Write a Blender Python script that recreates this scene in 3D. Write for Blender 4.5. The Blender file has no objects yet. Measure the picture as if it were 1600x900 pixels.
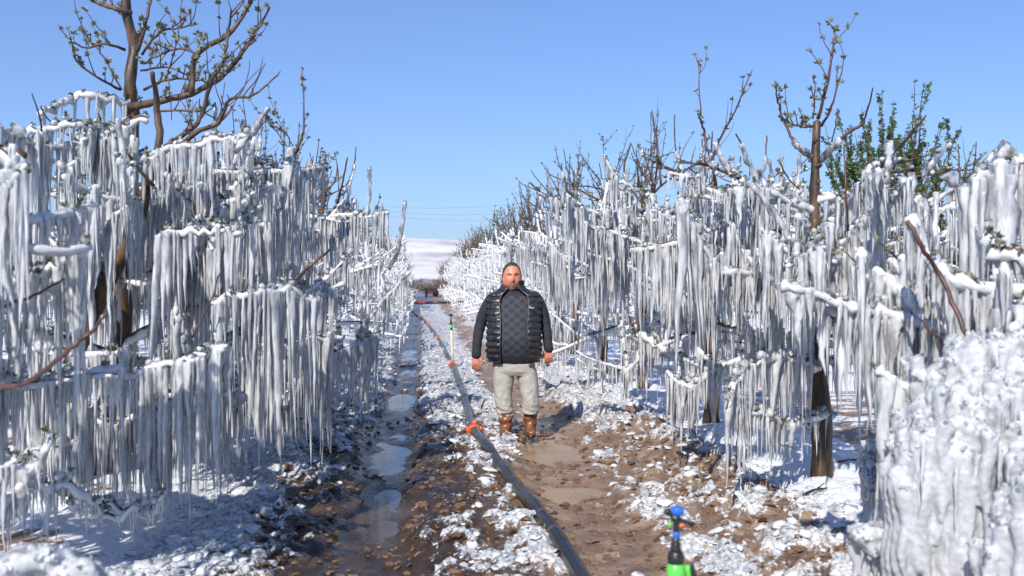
import bpy, math, random
import numpy as np
from mathutils import Vector, Matrix
R = math.radians
rng = np.random.default_rng(7)
random.seed(7)
sc = bpy.context.scene
COL = sc.collection

# ------------------------------------------------------------------ camera
CAM = np.array([0.0, 0.0, 1.55]); YAW = R(5.14); PITCH = R(0.55); F = 1556.0
cam_d = bpy.data.cameras.new('camera'); cam = bpy.data.objects.new('camera', cam_d); COL.objects.link(cam)
cam.location = CAM; cam.rotation_euler = (R(90) - PITCH, 0, -YAW)
cam_d.lens = 35.0; cam_d.sensor_width = 36.0; cam_d.clip_start = 0.05; cam_d.clip_end = 20000
cam_d.dof.use_dof = True; cam_d.dof.focus_distance = 9.9; cam_d.dof.aperture_fstop = 3.2
sc.camera = cam
sc.render.resolution_x = 1024; sc.render.resolution_y = 576

# ------------------------------------------------------------------ sky, sun, exposure
SUN_EL = R(40.0)
SUN_AZ = math.atan2(-0.42, -0.91)            # compass angle of the sun, clockwise from +Y
world = bpy.data.worlds.new('World'); sc.world = world; world.use_nodes = True
wn = world.node_tree.nodes; wl = world.node_tree.links
sky = wn.new('ShaderNodeTexSky'); sky.sky_type = 'NISHITA'; sky.sun_disc = False
sky.sun_elevation = SUN_EL; sky.sun_rotation = SUN_AZ % (2 * math.pi)
sky.air_density = 1.0; sky.dust_density = 0.0; sky.ozone_density = 3.0; sky.altitude = 0
sky_g = wn.new('ShaderNodeGamma'); sky_g.inputs[1].default_value = 0.84; wl.new(sky.outputs[0], sky_g.inputs[0])
sky_m = wn.new('ShaderNodeMix'); sky_m.data_type = 'RGBA'; sky_m.blend_type = 'MULTIPLY'; sky_m.inputs[0].default_value = 1.0
sky_m.inputs[7].default_value = (0.71, 0.92, 1.33, 1); wl.new(sky_g.outputs[0], sky_m.inputs[6])
wl.new(sky_m.outputs[2], wn['Background'].inputs[0]); wn['Background'].inputs[1].default_value = 0.120
sun_d = bpy.data.lights.new('sun', 'SUN'); sun = bpy.data.objects.new('sun', sun_d); COL.objects.link(sun)
sun_d.energy = 4.6; sun_d.angle = R(0.53); sun_d.color = (1.0, 0.945, 0.87)
sdir = Vector((math.sin(SUN_AZ) * math.cos(SUN_EL), math.cos(SUN_AZ) * math.cos(SUN_EL), math.sin(SUN_EL)))
sun.rotation_euler = sdir.to_track_quat('Z', 'Y').to_euler()
sun.location = (-8, -10, 12)
vs = sc.view_settings; vs.view_transform = 'Standard'; vs.look = 'None'; vs.exposure = 0.36; vs.gamma = 1.0
vs.use_curve_mapping = False
sc.cycles.max_bounces = 16; sc.cycles.diffuse_bounces = 12; sc.cycles.glossy_bounces = 3
sc.cycles.transmission_bounces = 14; sc.cycles.transparent_max_bounces = 16; sc.cycles.volume_bounces = 0
sc.cycles.use_denoising = True; sc.cycles.sample_clamp_indirect = 6.0
sc.cycles.caustics_reflective = False; sc.cycles.caustics_refractive = False

# ------------------------------------------------------------------ small maths
cyw, syw, cp, sp = math.cos(YAW), math.sin(YAW), math.cos(PITCH), math.sin(PITCH)
RIGHT = np.array([cyw, -syw, 0.0]); FWD = np.array([syw * cp, cyw * cp, -sp]); UP = np.cross(RIGHT, FWD)
def P(px, py, d):
    """world point seen at photo pixel (px,py) at depth d"""
    return CAM + d * (FWD + RIGHT * (px - 800) / F + UP * (450 - py) / F)
def hash2(ix, iy, s):
    n = (ix.astype(np.int64) * 374761393 + iy.astype(np.int64) * 668265263 + s * 1442695041) & 0xffffffff
    n = ((n ^ (n >> 13)) * 1274126177) & 0xffffffff
    return ((n ^ (n >> 16)) & 0xffff) / 65535.0
def vnoise(x, y, s=0):
    x = np.asarray(x, float); y = np.asarray(y, float)
    ix = np.floor(x); iy = np.floor(y); fx = x - ix; fy = y - iy
    fx = fx * fx * (3 - 2 * fx); fy = fy * fy * (3 - 2 * fy)
    a = hash2(ix, iy, s); b = hash2(ix + 1, iy, s); c = hash2(ix, iy + 1, s); d = hash2(ix + 1, iy + 1, s)
    return (a * (1 - fx) + b * fx) * (1 - fy) + (c * (1 - fx) + d * fx) * fy
def fbm(x, y, s=0, o=4, g=0.5):
    t = 0; a = 1; n = 0
    for k in range(o):
        t = t + a * vnoise(x * 2 ** k + 17.3 * k, y * 2 ** k + 5.1 * k, s + k); n += a; a *= g
    return t / n
def sstep(a, b, x):
    t = np.clip((x - a) / (b - a), 0, 1); return t * t * (3 - 2 * t)

# ------------------------------------------------------------------ mesh helpers
class MB:
    def __init__(s): s.V = []; s.F4 = []; s.F3 = []; s.m4 = []; s.m3 = []; s.n = 0
    def add(s, V, F, m=0):
        V = np.asarray(V, float).reshape(-1, 3); F = np.asarray(F, np.int64)
        if len(F) == 0: return
        if F.shape[1] == 4: s.F4.append(F + s.n); s.m4.append(np.full(len(F), m))
        else: s.F3.append(F + s.n); s.m3.append(np.full(len(F), m))
        if len(V): s.V.append(V); s.n += len(V)
    def add2(s, V, F4, F3, m=0):
        s.V.append(V)
        if len(F4): s.F4.append(np.asarray(F4) + s.n); s.m4.append(np.full(len(F4), m))
        if len(F3): s.F3.append(np.asarray(F3) + s.n); s.m3.append(np.full(len(F3), m))
        s.n += len(V)
    def mesh(s, name, mats, smooth=True):
        me = bpy.data.meshes.new(name)
        V = np.concatenate(s.V) if s.V else np.zeros((0, 3))
        F4 = np.concatenate(s.F4) if s.F4 else np.zeros((0, 4), int)
        F3 = np.concatenate(s.F3) if s.F3 else np.zeros((0, 3), int)
        me.vertices.add(len(V)); me.vertices.foreach_set('co', V.astype(np.float32).ravel())
        nl = len(F4) * 4 + len(F3) * 3
        me.loops.add(nl); me.loops.foreach_set('vertex_index', np.concatenate([F4.ravel(), F3.ravel()]).astype(np.int32))
        me.polygons.add(len(F4) + len(F3))
        st = np.concatenate([np.arange(len(F4)) * 4, len(F4) * 4 + np.arange(len(F3)) * 3]).astype(np.int32)
        me.polygons.foreach_set('loop_start', st)
        mi = np.concatenate([np.concatenate(s.m4) if s.m4 else np.zeros(0), np.concatenate(s.m3) if s.m3 else np.zeros(0)])
        me.polygons.foreach_set('material_index', mi.astype(np.int32))
        me.polygons.foreach_set('use_smooth', np.full(len(F4) + len(F3), smooth))
        me.update(calc_edges=True)
        for m in (mats if isinstance(mats, (list, tuple)) else [mats]): me.materials.append(m)
        return me
    def build(s, name, mats, parent=None, smooth=True, loc=None):
        return link(name, s.mesh(name, mats, smooth), parent, loc)
def link(name, data, parent=None, loc=None):
    o = bpy.data.objects.new(name, data); COL.objects.link(o)
    if parent is not None: o.parent = parent
    if loc is not None: o.location = loc
    return o
def tag(o, label, cat, group=None):
    o['label'] = label; o['category'] = cat
    if group: o['group'] = group
    return o
def thing(name, label, cat, loc=(0, 0, 0), rz=0, group=None):
    o = link(name, None, None, loc); o.rotation_euler = (0, 0, rz); o.empty_display_size = 0.2
    return tag(o, label, cat, group)
def copy_tree(root, loc, rz, scale, label, group=None):
    r = root.copy(); COL.objects.link(r); r.location = loc; r.rotation_euler = (0, 0, rz); r.scale = scale
    r['label'] = label
    if group: r['group'] = group
    elif 'group' in r.keys(): del r['group']
    for ch in list(root.children):
        c = ch.copy(); COL.objects.link(c); c.parent = r
        for g in list(ch.children):
            d = g.copy(); COL.objects.link(d); d.parent = c
    return r
def tube(mb, pts, rad, sides=7, m=0, jit=0.0, cap=True, flat=None):
    pts = np.asarray(pts, float); n = len(pts); rad = np.broadcast_to(np.asarray(rad, float), (n,)).copy()
    T = np.gradient(pts, axis=0); T /= np.linalg.norm(T, axis=1)[:, None] + 1e-9
    ref = np.array([0, 0, 1.0]) if abs(T[0][2]) < 0.8 else np.array([1.0, 0, 0])
    A = np.zeros((n, 3)); a = np.cross(T[0], ref); a /= np.linalg.norm(a)
    for i in range(n):
        a = a - T[i] * a.dot(T[i]); a /= np.linalg.norm(a) + 1e-9; A[i] = a
    B = np.cross(T, A)
    th = np.linspace(0, 2 * np.pi, sides, endpoint=False)
    rr = rad[:, None] * np.ones(sides)[None]
    if jit: rr = rr * (1 + jit * (rng.random((n, sides)) - 0.5) * 2)
    V = pts[:, None] + A[:, None] * (np.cos(th)[None, :, None] * rr[..., None]) + B[:, None] * (np.sin(th)[None, :, None] * rr[..., None])
    V = V.reshape(-1, 3)
    i = np.arange(n - 1)[:, None] * sides; j = np.arange(sides)[None]; jn = (j + 1) % sides
    Fq = np.stack([i + j, i + jn, i + sides + jn, i + sides + j], -1).reshape(-1, 4)
    F3 = []
    if cap:
        V = np.vstack([V, pts[0] - T[0] * rad[0] * 0.3, pts[-1] + T[-1] * rad[-1] * 0.5])
        c0 = n * sides; c1 = c0 + 1; b = (n - 1) * sides
        for k in range(sides):
            F3.append((c0, (k + 1) % sides, k)); F3.append((c1, b + k, b + (k + 1) % sides))
    mb.add2(V, Fq, np.array(F3, int).reshape(-1, 3) if F3 else [], m)
def smooth_path(pts, sub=4):
    """Catmull-Rom"""
    p = np.asarray(pts, float); n = len(p)
    if n < 3: return np.array([p[0] + (p[-1] - p[0]) * t for t in np.linspace(0, 1, sub + 1)])
    q = np.vstack([2 * p[0] - p[1], p, 2 * p[-1] - p[-2]]); out = []
    for i in range(n - 1):
        a, b, c, d = q[i:i + 4]
        for t in np.linspace(0, 1, sub, endpoint=False):
            out.append(0.5 * ((2 * b) + (-a + c) * t + (2 * a - 5 * b + 4 * c - d) * t * t + (-a + 3 * b - 3 * c + d) * t ** 3))
    out.append(p[-1]); return np.array(out)
def ico(sub):
    import bmesh
    bm = bmesh.new(); bmesh.ops.create_icosphere(bm, subdivisions=sub, radius=1.0)
    V = np.array([v.co[:] for v in bm.verts]); Fa = np.array([[v.index for v in f.verts] for f in bm.faces]); bm.free()
    return V, Fa
def euler_mats(n, tilt=math.pi):
    z = rng.random(n) * 2 * np.pi; x = (rng.random(n) - 0.5) * 2 * tilt
    Z = np.zeros((n, 3, 3)); Z[:, 0, 0] = np.cos(z); Z[:, 0, 1] = -np.sin(z); Z[:, 1, 0] = np.sin(z); Z[:, 1, 1] = np.cos(z); Z[:, 2, 2] = 1
    X = np.zeros((n, 3, 3)); X[:, 0, 0] = 1; X[:, 1, 1] = np.cos(x); X[:, 1, 2] = -np.sin(x); X[:, 2, 1] = np.sin(x); X[:, 2, 2] = np.cos(x)
    return Z @ X @ Z.transpose(0, 2, 1)[::-1] if tilt > 1 else Z @ X
def scatter(mb, tmpl, pos, scale, rots=None, m=0):
    """batch copies of template variants (list of (V,F)) at pos with scale (n,3)"""
    pos = np.asarray(pos, float).reshape(-1, 3); n = len(pos)
    if n == 0: return
    scale = np.asarray(scale, float)
    if scale.ndim == 1: scale = np.repeat(scale[:, None], 3, 1)
    pick = rng.integers(0, len(tmpl), n)
    for k, (V, Fa) in enumerate(tmpl):
        w = np.where(pick == k)[0]
        if len(w) == 0: continue
        W = V[None] * scale[w][:, None]
        if rots is not None: W = np.einsum('nij,nvj->nvi', rots[w], W)
        W = W + pos[w][:, None]
        FF = (Fa[None] + (np.arange(len(w)) * len(V))[:, None, None]).reshape(-1, Fa.shape[1])
        mb.add(W.reshape(-1, 3), FF, m)

# ------------------------------------------------------------------ materials
def new_mat(name):
    m = bpy.data.materials.new(name); m.use_nodes = True
    nt = m.node_tree; b = nt.nodes['Principled BSDF']; return m, nt, b
def N(nt, typ, **kw):
    n = nt.nodes.new(typ)
    for k, v in kw.items():
        if k.startswith('i_'): n.inputs[k[2:].replace('_', ' ')].default_value = v
        else: setattr(n, k, v)
    return n
def ramp(nt, stops, src):
    r = N(nt, 'ShaderNodeValToRGB'); e = r.color_ramp.elements
    while len(e) > 1: e.remove(e[-1])
    e[0].position = stops[0][0]; e[0].color = (*stops[0][1], 1)
    for p, c in stops[1:]:
        q = e.new(p); q.color = (*c, 1)
    nt.links.new(src, r.inputs[0]); return r.outputs[0]
def simple(name, stops, scale=8, rough=0.6, bump=0.3, bdist=0.01, coord='Object', detail=5, stretch=None, metallic=0.0, spec=0.5, rstops=None):
    m, nt, b = new_mat(name)
    tc = N(nt, 'ShaderNodeTexCoord'); src = tc.outputs[coord]
    if stretch:
        mp = N(nt, 'ShaderNodeMapping'); mp.inputs['Scale'].default_value = stretch; nt.links.new(src, mp.inputs[0]); src = mp.outputs[0]
    nz = N(nt, 'ShaderNodeTexNoise'); nz.inputs['Scale'].default_value = scale; nz.inputs['Detail'].default_value = detail
    nz.inputs['Roughness'].default_value = 0.6
    nt.links.new(src, nz.inputs['Vector'])
    nt.links.new(ramp(nt, stops, nz.outputs[0]), b.inputs['Base Color'])
    b.inputs['Roughness'].default_value = rough; b.inputs['Metallic'].default_value = metallic
    b.inputs['Specular IOR Level'].default_value = spec
    if rstops: nt.links.new(ramp(nt, rstops, nz.outputs[0]), b.inputs['Roughness'])
    if bump:
        bp = N(nt, 'ShaderNodeBump'); bp.inputs['Strength'].default_value = bump; bp.inputs['Distance'].default_value = bdist
        nt.links.new(nz.outputs[0], bp.inputs['Height']); nt.links.new(bp.outputs[0], b.inputs['Normal'])
    return m
def ice_material(name, col, clear, transl, rough, bscale, bstr, tint_noise=6.0):
    """milky ice: diffuse body, light passing through, glossy skin and a share that is clear"""
    m, nt, b = new_mat(name); L = nt.links
    geo = N(nt, 'ShaderNodeNewGeometry')
    n1 = N(nt, 'ShaderNodeTexNoise'); n1.inputs['Scale'].default_value = bscale; n1.inputs['Detail'].default_value = 3
    mp = N(nt, 'ShaderNodeMapping'); mp.inputs['Scale'].default_value = (1, 1, 0.7)
    L.new(geo.outputs['Position'], mp.inputs[0]); L.new(mp.outputs[0], n1.inputs['Vector'])
    n2 = N(nt, 'ShaderNodeTexNoise'); n2.inputs['Scale'].default_value = tint_noise; n2.inputs['Detail'].default_value = 4
    L.new(mp.outputs[0], n2.inputs['Vector'])
    bp = N(nt, 'ShaderNodeBump'); bp.inputs['Strength'].default_value = bstr; bp.inputs['Distance'].default_value = 0.006
    L.new(n1.outputs[0], bp.inputs['Height'])
    bs = N(nt, 'ShaderNodeBump'); bs.inputs['Strength'].default_value = bstr * 0.35; bs.inputs['Distance'].default_value = 0.005; L.new(n1.outputs[0], bs.inputs['Height'])
    c = ramp(nt, [(0.3, tuple(x * 0.95 for x in col)), (0.65, col)], n2.outputs[0])
    L.new(c, b.inputs['Base Color']); b.inputs['Roughness'].default_value = rough; b.inputs['IOR'].default_value = 1.31
    b.inputs['Specular IOR Level'].default_value = 0.8
    L.new(bs.outputs[0], b.inputs['Normal']); b.inputs['Specular IOR Level'].default_value = 0.3
    tr = N(nt, 'ShaderNodeBsdfTranslucent'); L.new(c, tr.inputs[0]); L.new(bs.outputs[0], tr.inputs['Normal'])
    mx = N(nt, 'ShaderNodeMixShader'); mx.inputs[0].default_value = transl
    L.new(b.outputs[0], mx.inputs[1]); L.new(tr.outputs[0], mx.inputs[2])
    out = nt.nodes['Material Output']; last = mx.outputs[0]
    if clear > 0:
        tp = N(nt, 'ShaderNodeBsdfTransparent'); tp.inputs[0].default_value = (0.95, 0.98, 1.0, 1)
        mr = N(nt, 'ShaderNodeMapRange'); mr.inputs['From Min'].default_value = 0.36; mr.inputs['From Max'].default_value = 0.64
        mr.inputs['To Min'].default_value = clear * 0.15; mr.inputs['To Max'].default_value = min(0.9, clear * 1.85)
        n3 = N(nt, 'ShaderNodeTexNoise'); n3.inputs['Scale'].default_value = 24; n3.inputs['Detail'].default_value = 4
        mp3 = N(nt, 'ShaderNodeMapping'); mp3.inputs['Scale'].default_value = (1, 1, 0.25)
        L.new(geo.outputs['Position'], mp3.inputs[0]); L.new(mp3.outputs[0], n3.inputs['Vector'])
        L.new(n3.outputs[0], mr.inputs['Value'])
        mx2 = N(nt, 'ShaderNodeMixShader'); L.new(mr.outputs[0], mx2.inputs[0])
        L.new(last, mx2.inputs[1]); L.new(tp.outputs[0], mx2.inputs[2]); last = mx2.outputs[0]
    gs = N(nt, 'ShaderNodeBsdfGlossy'); gs.inputs['Roughness'].default_value = rough * 1.5; L.new(bp.outputs[0], gs.inputs['Normal'])
    fr = N(nt, 'ShaderNodeFresnel'); fr.inputs['IOR'].default_value = 1.5; L.new(bp.outputs[0], fr.inputs['Normal'])
    mx3 = N(nt, 'ShaderNodeMixShader'); L.new(fr.outputs[0], mx3.inputs[0]); L.new(last, mx3.inputs[1]); L.new(gs.outputs[0], mx3.inputs[2])
    L.new(mx3.outputs[0], out.inputs[0])
    return m
M_ICE = ice_material('clear_ice', (0.985, 0.992, 1.0), 0.36, 0.36, 0.09, 62, 1.0, 9.0)
M_SLEEVE = ice_material('clear_sleeve_ice', (0.96, 0.975, 1.0), 0.66, 0.35, 0.07, 70, 0.9, 9.0)
M_ICEFAR = ice_material('far_ice', (0.98, 0.985, 0.99), 0.0, 0.22, 0.16, 40, 0.9, 4.0)
M_RIME = ice_material('milky_ice', (0.98, 0.985, 0.99), 0.12, 0.24, 0.10, 110, 1.0, 12.0)
M_FROTH = ice_material('frothy_ice', (0.90, 0.92, 0.94), 0.14, 0.40, 0.10, 140, 1.0, 22.0)
M_CHUNK = ice_material('ground_ice', (0.80, 0.84, 0.88), 0.25, 0.25, 0.07, 60, 0.5)
M_BARK = simple('apple_bark', [(0.3, (0.035, 0.022, 0.016)), (0.5, (0.085, 0.05, 0.033)), (0.7, (0.17, 0.10, 0.06))], 22, 0.6, 0.8, 0.01, stretch=(1, 1, 0.35), coord='Object')
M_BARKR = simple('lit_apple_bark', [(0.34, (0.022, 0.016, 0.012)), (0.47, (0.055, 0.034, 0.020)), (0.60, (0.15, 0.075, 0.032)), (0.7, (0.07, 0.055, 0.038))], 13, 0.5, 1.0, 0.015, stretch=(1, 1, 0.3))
M_TWIG = simple('young_twig', [(0.3, (0.05, 0.022, 0.02)), (0.7, (0.13, 0.065, 0.05))], 30, 0.45, 0.4, 0.004)
M_WET = simple('wet_dark_bark', [(0.3, (0.018, 0.014, 0.011)), (0.6, (0.05, 0.036, 0.025)), (0.8, (0.13, 0.09, 0.05))], 20, 0.35, 0.9, 0.012, stretch=(1, 1, 0.3))
M_BUD = simple('bud_green', [(0.3, (0.10, 0.11, 0.065)), (0.55, (0.21, 0.225, 0.15)), (0.7, (0.33, 0.33, 0.26)), (0.85, (0.26, 0.16, 0.12))], 40, 0.5, 0.2, 0.003)
M_LEAF = simple('fresh_leaf', [(0.3, (0.045, 0.085, 0.02)), (0.7, (0.10, 0.15, 0.04))], 12, 0.5, 0.0)
M_PIPE = simple('black_polythene', [(0.3, (0.010, 0.011, 0.014)), (0.66, (0.018, 0.019, 0.022)), (0.78, (0.07, 0.045, 0.03))], 5, 0.3, 0.08, 0.003, spec=.35, rstops=[(0.5, (0.26,) * 3), (0.75, (0.5,) * 3)])
M_ORANGE = simple('orange_plastic', [(0.3, (0.55, 0.085, 0.025)), (0.7, (0.75, 0.15, 0.05))], 30, 0.4, 0.2, 0.003)
M_GREENP = simple('green_plastic', [(0.3, (0.09, 0.55, 0.06)), (0.7, (0.13, 0.66, 0.09))], 30, 0.35, 0.1, 0.002)
M_BLUEP = simple('blue_plastic', [(0.3, (0.02, 0.11, 0.48)), (0.7, (0.03, 0.16, 0.6))], 30, 0.35, 0.1, 0.002)
M_BLACKP = simple('black_plastic', [(0.3, (0.012, 0.012, 0.014)), (0.7, (0.03, 0.03, 0.033))], 30, 0.35, 0.1, 0.002)
M_CREAM = simple('cream_pvc', [(0.3, (0.62, 0.58, 0.38)), (0.7, (0.78, 0.74, 0.55))], 14, 0.4, 0.1, 0.002)

# ------------------------------------------------------------------ ground
def ground_h(x, y):
    """returns height, snow share"""
    fade = 1 / (1 + (y / 30.0) ** 2)
    wob = 0.10 * (vnoise(y * 0.35, y * 0 + 3, 5) - 0.5) * 2
    rl = np.exp(-((x + 0.27 - wob * 0.6) / 0.27) ** 4)
    rr_c = 1.27 + wob + 0.10 * np.sin(y * 0.7)
    rr = np.exp(-((x - rr_c) / 0.34) ** 4) * (0.55 + 0.45 * sstep(30, 16, y))
    lane = sstep(-1.5, -0.9, x) * sstep(2.75, 2.2, x)
    n1 = fbm(x * 1.1, y * 1.1, 11, 4); n2 = fbm(x * 4.5, y * 3.5, 31, 4, 0.6); n3 = fbm(x * 15, y * 13, 51, 3, 0.6)
    berm = 0.12 * np.exp(-((x - 3.0) / 0.75) ** 2) + 0.12 * np.exp(-((x + 2.3) / 0.8) ** 2) + 0.07 * np.exp(-((x + 1.15) / 0.22) ** 2)
    rough = 0.35 + 0.65 * lane
    lump = np.maximum(n2 - 0.45, 0)
    h = berm + (n1 - 0.5) * 0.10 * rough + (lump * 0.30 + (n3 - 0.5) * 0.075) * rough * (1 - 0.85 * np.maximum(rl, rr))
    # clod ridges right of the right-hand rut
    cz = sstep(1.55, 1.75, x) * sstep(2.6, 2.35, x)
    rid = np.abs(fbm(x * 5, y * 7, 77, 3) - 0.5) * 2
    h += cz * (rid * 0.12 - 0.01)
    h -= (0.040 + 0.085 * fbm(x * 4, y * 2.0, 71, 4)) * rl + (0.024 + 0.065 * fbm(x * 3, y * 1.6, 72, 4)) * rr
    h = h - 0.012
    h *= np.where(y > 40, np.maximum(fade * 4, 0.15), 1.0)
    # snow share
    n4 = fbm(x * 33, y * 28, 63, 2)
    s = 0.74 + 1.2 * (n2 - 0.5) + 1.1 * (n3 - 0.5) + 0.6 * (n4 - 0.5) + 0.5 * (n1 - 0.5)
    s += 0.55 * (sstep(2.3, 2.9, x) + sstep(-0.9, -1.4, x)) + 0.10 * sstep(8, 14, y)
    s += 0.20 * np.exp(-((x - 0.85) / 0.22) ** 2) * sstep(8.0, 9.5, y)
    s -= (0.30 * np.exp(-((x - 0.15) / 0.8) ** 2) + 0.16 * np.exp(-((x + .6) / 0.5) ** 2)) * sstep(14, 8, y) + 0.10 * lane
    s -= 0.27 * cz * sstep(3.5, 6.5, y) * sstep(15, 9, y) - 0.12 * cz * rid
    s -= 0.75 * np.maximum(rl, rr * 1.0) + 0.10 * np.exp(-((x + 0.35) / 0.55) ** 4) * sstep(14, 8, y)
    s -= 0.75 * sstep(-1.5, -2.0, x) * sstep(-3.2, -2.6, x) * sstep(0.5, 0.62, fbm(x * 1.7, y * 1.7, 84, 3))
    s -= 0.95 * sstep(3.4, 4.1, x) * sstep(7.5, 6.6, x) * sstep(0.36, 0.52, n1)
    s -= 0.9 * sstep(-2.9, -3.5, x) * sstep(-7.0, -6.4, x) * sstep(0.38, 0.54, n1)
    far = sstep(25, 80, y)
    s = s * (1 - far) + far * (0.55 + 1.6 * (fbm(x * 0.15, y * 0.03, 91, 4) - 0.5) - 0.1)
    wet = np.clip(0.15 + 0.85 * sstep(1.0, 0.2, x) * sstep(-1.4, -1.0, x) + 0.55 * rl - 0.35 * rr, 0, 1)
    return h, s, wet
def axis_x():
    core = np.arange(-2.4, 3.6, 0.027); a = [3.6]; st = 0.03
    while a[-1] < 6000: st *= 1.11; a.append(a[-1] + st)
    b = [-2.4]; st = 0.03
    while b[-1] > -6000: st *= 1.11; b.append(b[-1] - st)
    return np.concatenate([np.array(b[1:])[::-1], core, np.array(a)])
def axis_y():
    a = list(np.linspace(-30, 3.3, 30)); y = 3.4
    while y < 45: a.append(y); y *= 1.0058
    while y < 9000: a.append(y); y *= 1.03
    return np.array(a)
GX, GY = axis_x(), axis_y()
XX, YY = np.meshgrid(GX, GY)
HH, SS, WW = ground_h(XX, YY)
mb = MB(); nx, ny = len(GX), len(GY)
i = np.arange(ny - 1)[:, None] * nx; j = np.arange(nx - 1)[None]
mb.add(np.stack([XX, YY, HH], -1).reshape(-1, 3), np.stack([i + j, i + j + 1, i + nx + j + 1, i + nx + j], -1).reshape(-1, 4))
def ground_mat():
    m, nt, b = new_mat('muddy_snow'); L = nt.links
    at = N(nt, 'ShaderNodeAttribute', attribute_name='snow'); aw = N(nt, 'ShaderNodeAttribute', attribute_name='wet')
    geo = N(nt, 'ShaderNodeNewGeometry')
    nf = N(nt, 'ShaderNodeTexNoise'); nf.inputs['Scale'].default_value = 38; nf.inputs['Detail'].default_value = 5; nf.inputs['Roughness'].default_value = 0.65
    nm = N(nt, 'ShaderNodeTexNoise'); nm.inputs['Scale'].default_value = 5; nm.inputs['Detail'].default_value = 6
    vo = N(nt, 'ShaderNodeTexVoronoi'); vo.inputs['Scale'].default_value = 30
    for n_ in (nf, nm, vo): L.new(geo.outputs['Position'], n_.inputs['Vector'])
    ad = N(nt, 'ShaderNodeMath', operation='MULTIPLY_ADD'); L.new(nf.outputs[0], ad.inputs[0]); ad.inputs[1].default_value = 1.15; L.new(at.outputs['Fac'], ad.inputs[2])
    mr = N(nt, 'ShaderNodeMapRange'); mr.inputs['From Min'].default_value = 1.05; mr.inputs['From Max'].default_value = 1.25
    L.new(ad.outputs[0], mr.inputs['Value'])
    dry = ramp(nt, [(0.3, (0.14, 0.088, 0.058)), (0.5, (0.25, 0.168, 0.115)), (0.72, (0.34, 0.25, 0.18))], nm.outputs[0])
    wet = ramp(nt, [(0.3, (0.022, 0.015, 0.011)), (0.55, (0.055, 0.036, 0.024)), (0.75, (0.12, 0.075, 0.045))], nm.outputs[0])
    mm = N(nt, 'ShaderNodeMix', data_type='RGBA'); L.new(aw.outputs['Fac'], mm.inputs[0]); L.new(dry, mm.inputs[6]); L.new(wet, mm.inputs[7])
    cleans = ramp(nt, [(0.25, (0.66, 0.68, 0.71)), (0.6, (0.86, 0.88, 0.90))], nf.outputs[0]); dirtys = ramp(nt, [(0.32, (0.22, 0.20, 0.18)), (0.5, (0.48, 0.48, 0.48)), (0.66, (0.78, 0.80, 0.82))], nf.outputs[0])
    dm = N(nt, 'ShaderNodeMix', data_type='RGBA'); al = N(nt, 'ShaderNodeAttribute', attribute_name='lane'); L.new(al.outputs['Fac'], dm.inputs[0]); L.new(cleans, dm.inputs[6]); L.new(dirtys, dm.inputs[7]); snow = dm.outputs[2]
    mc = N(nt, 'ShaderNodeMix', data_type='RGBA'); L.new(mr.outputs[0], mc.inputs[0]); L.new(mm.outputs[2], mc.inputs[6]); L.new(snow, mc.inputs[7])
    L.new(mc.outputs[2], b.inputs['Base Color'])
    rr = N(nt, 'ShaderNodeMapRange'); rr.inputs['To Min'].default_value = 0.6; rr.inputs['To Max'].default_value = 0.22; L.new(aw.outputs['Fac'], rr.inputs['Value'])
    rm = N(nt, 'ShaderNodeMath', operation='MULTIPLY'); L.new(rr.outputs[0], rm.inputs[0]); L.new(ramp(nt, [(.35, (.55,) * 3), (.65, (1.1,) * 3)], nm.outputs[0]), rm.inputs[1])
    L.new(rm.outputs[0], b.inputs['Roughness'])
    b1 = N(nt, 'ShaderNodeBump'); b1.inputs['Strength'].default_value = 0.7; b1.inputs['Distance'].default_value = 0.02
    L.new(nf.outputs[0], b1.inputs['Height'])
    b2 = N(nt, 'ShaderNodeBump'); b2.inputs['Strength'].default_value = 0.5; b2.inputs['Distance'].default_value = 0.012
    L.new(vo.outputs['Distance'], b2.inputs['Height']); L.new(b1.outputs[0], b2.inputs['Normal']); L.new(b2.outputs[0], b.inputs['Normal'])
    return m
g = mb.build('ground', ground_mat())
LL = sstep(-1.9, -1.2, XX) * sstep(2.7, 2.0, XX) * (1 - sstep(30, 80, YY))
for nm_, arr in (('snow', SS), ('wet', WW), ('lane', LL)):
    a_ = g.data.attributes.new(nm_, 'FLOAT', 'POINT'); a_.data.foreach_set('value', arr.astype(np.float32).ravel())
g['kind'] = 'structure'
def gz(x, y):
    return float(ground_h(np.array([[float(x)]]), np.array([[float(y)]]))[0][0, 0])
def gzs(x, y):
    return ground_h(np.asarray(x, float), np.asarray(y, float))

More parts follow.
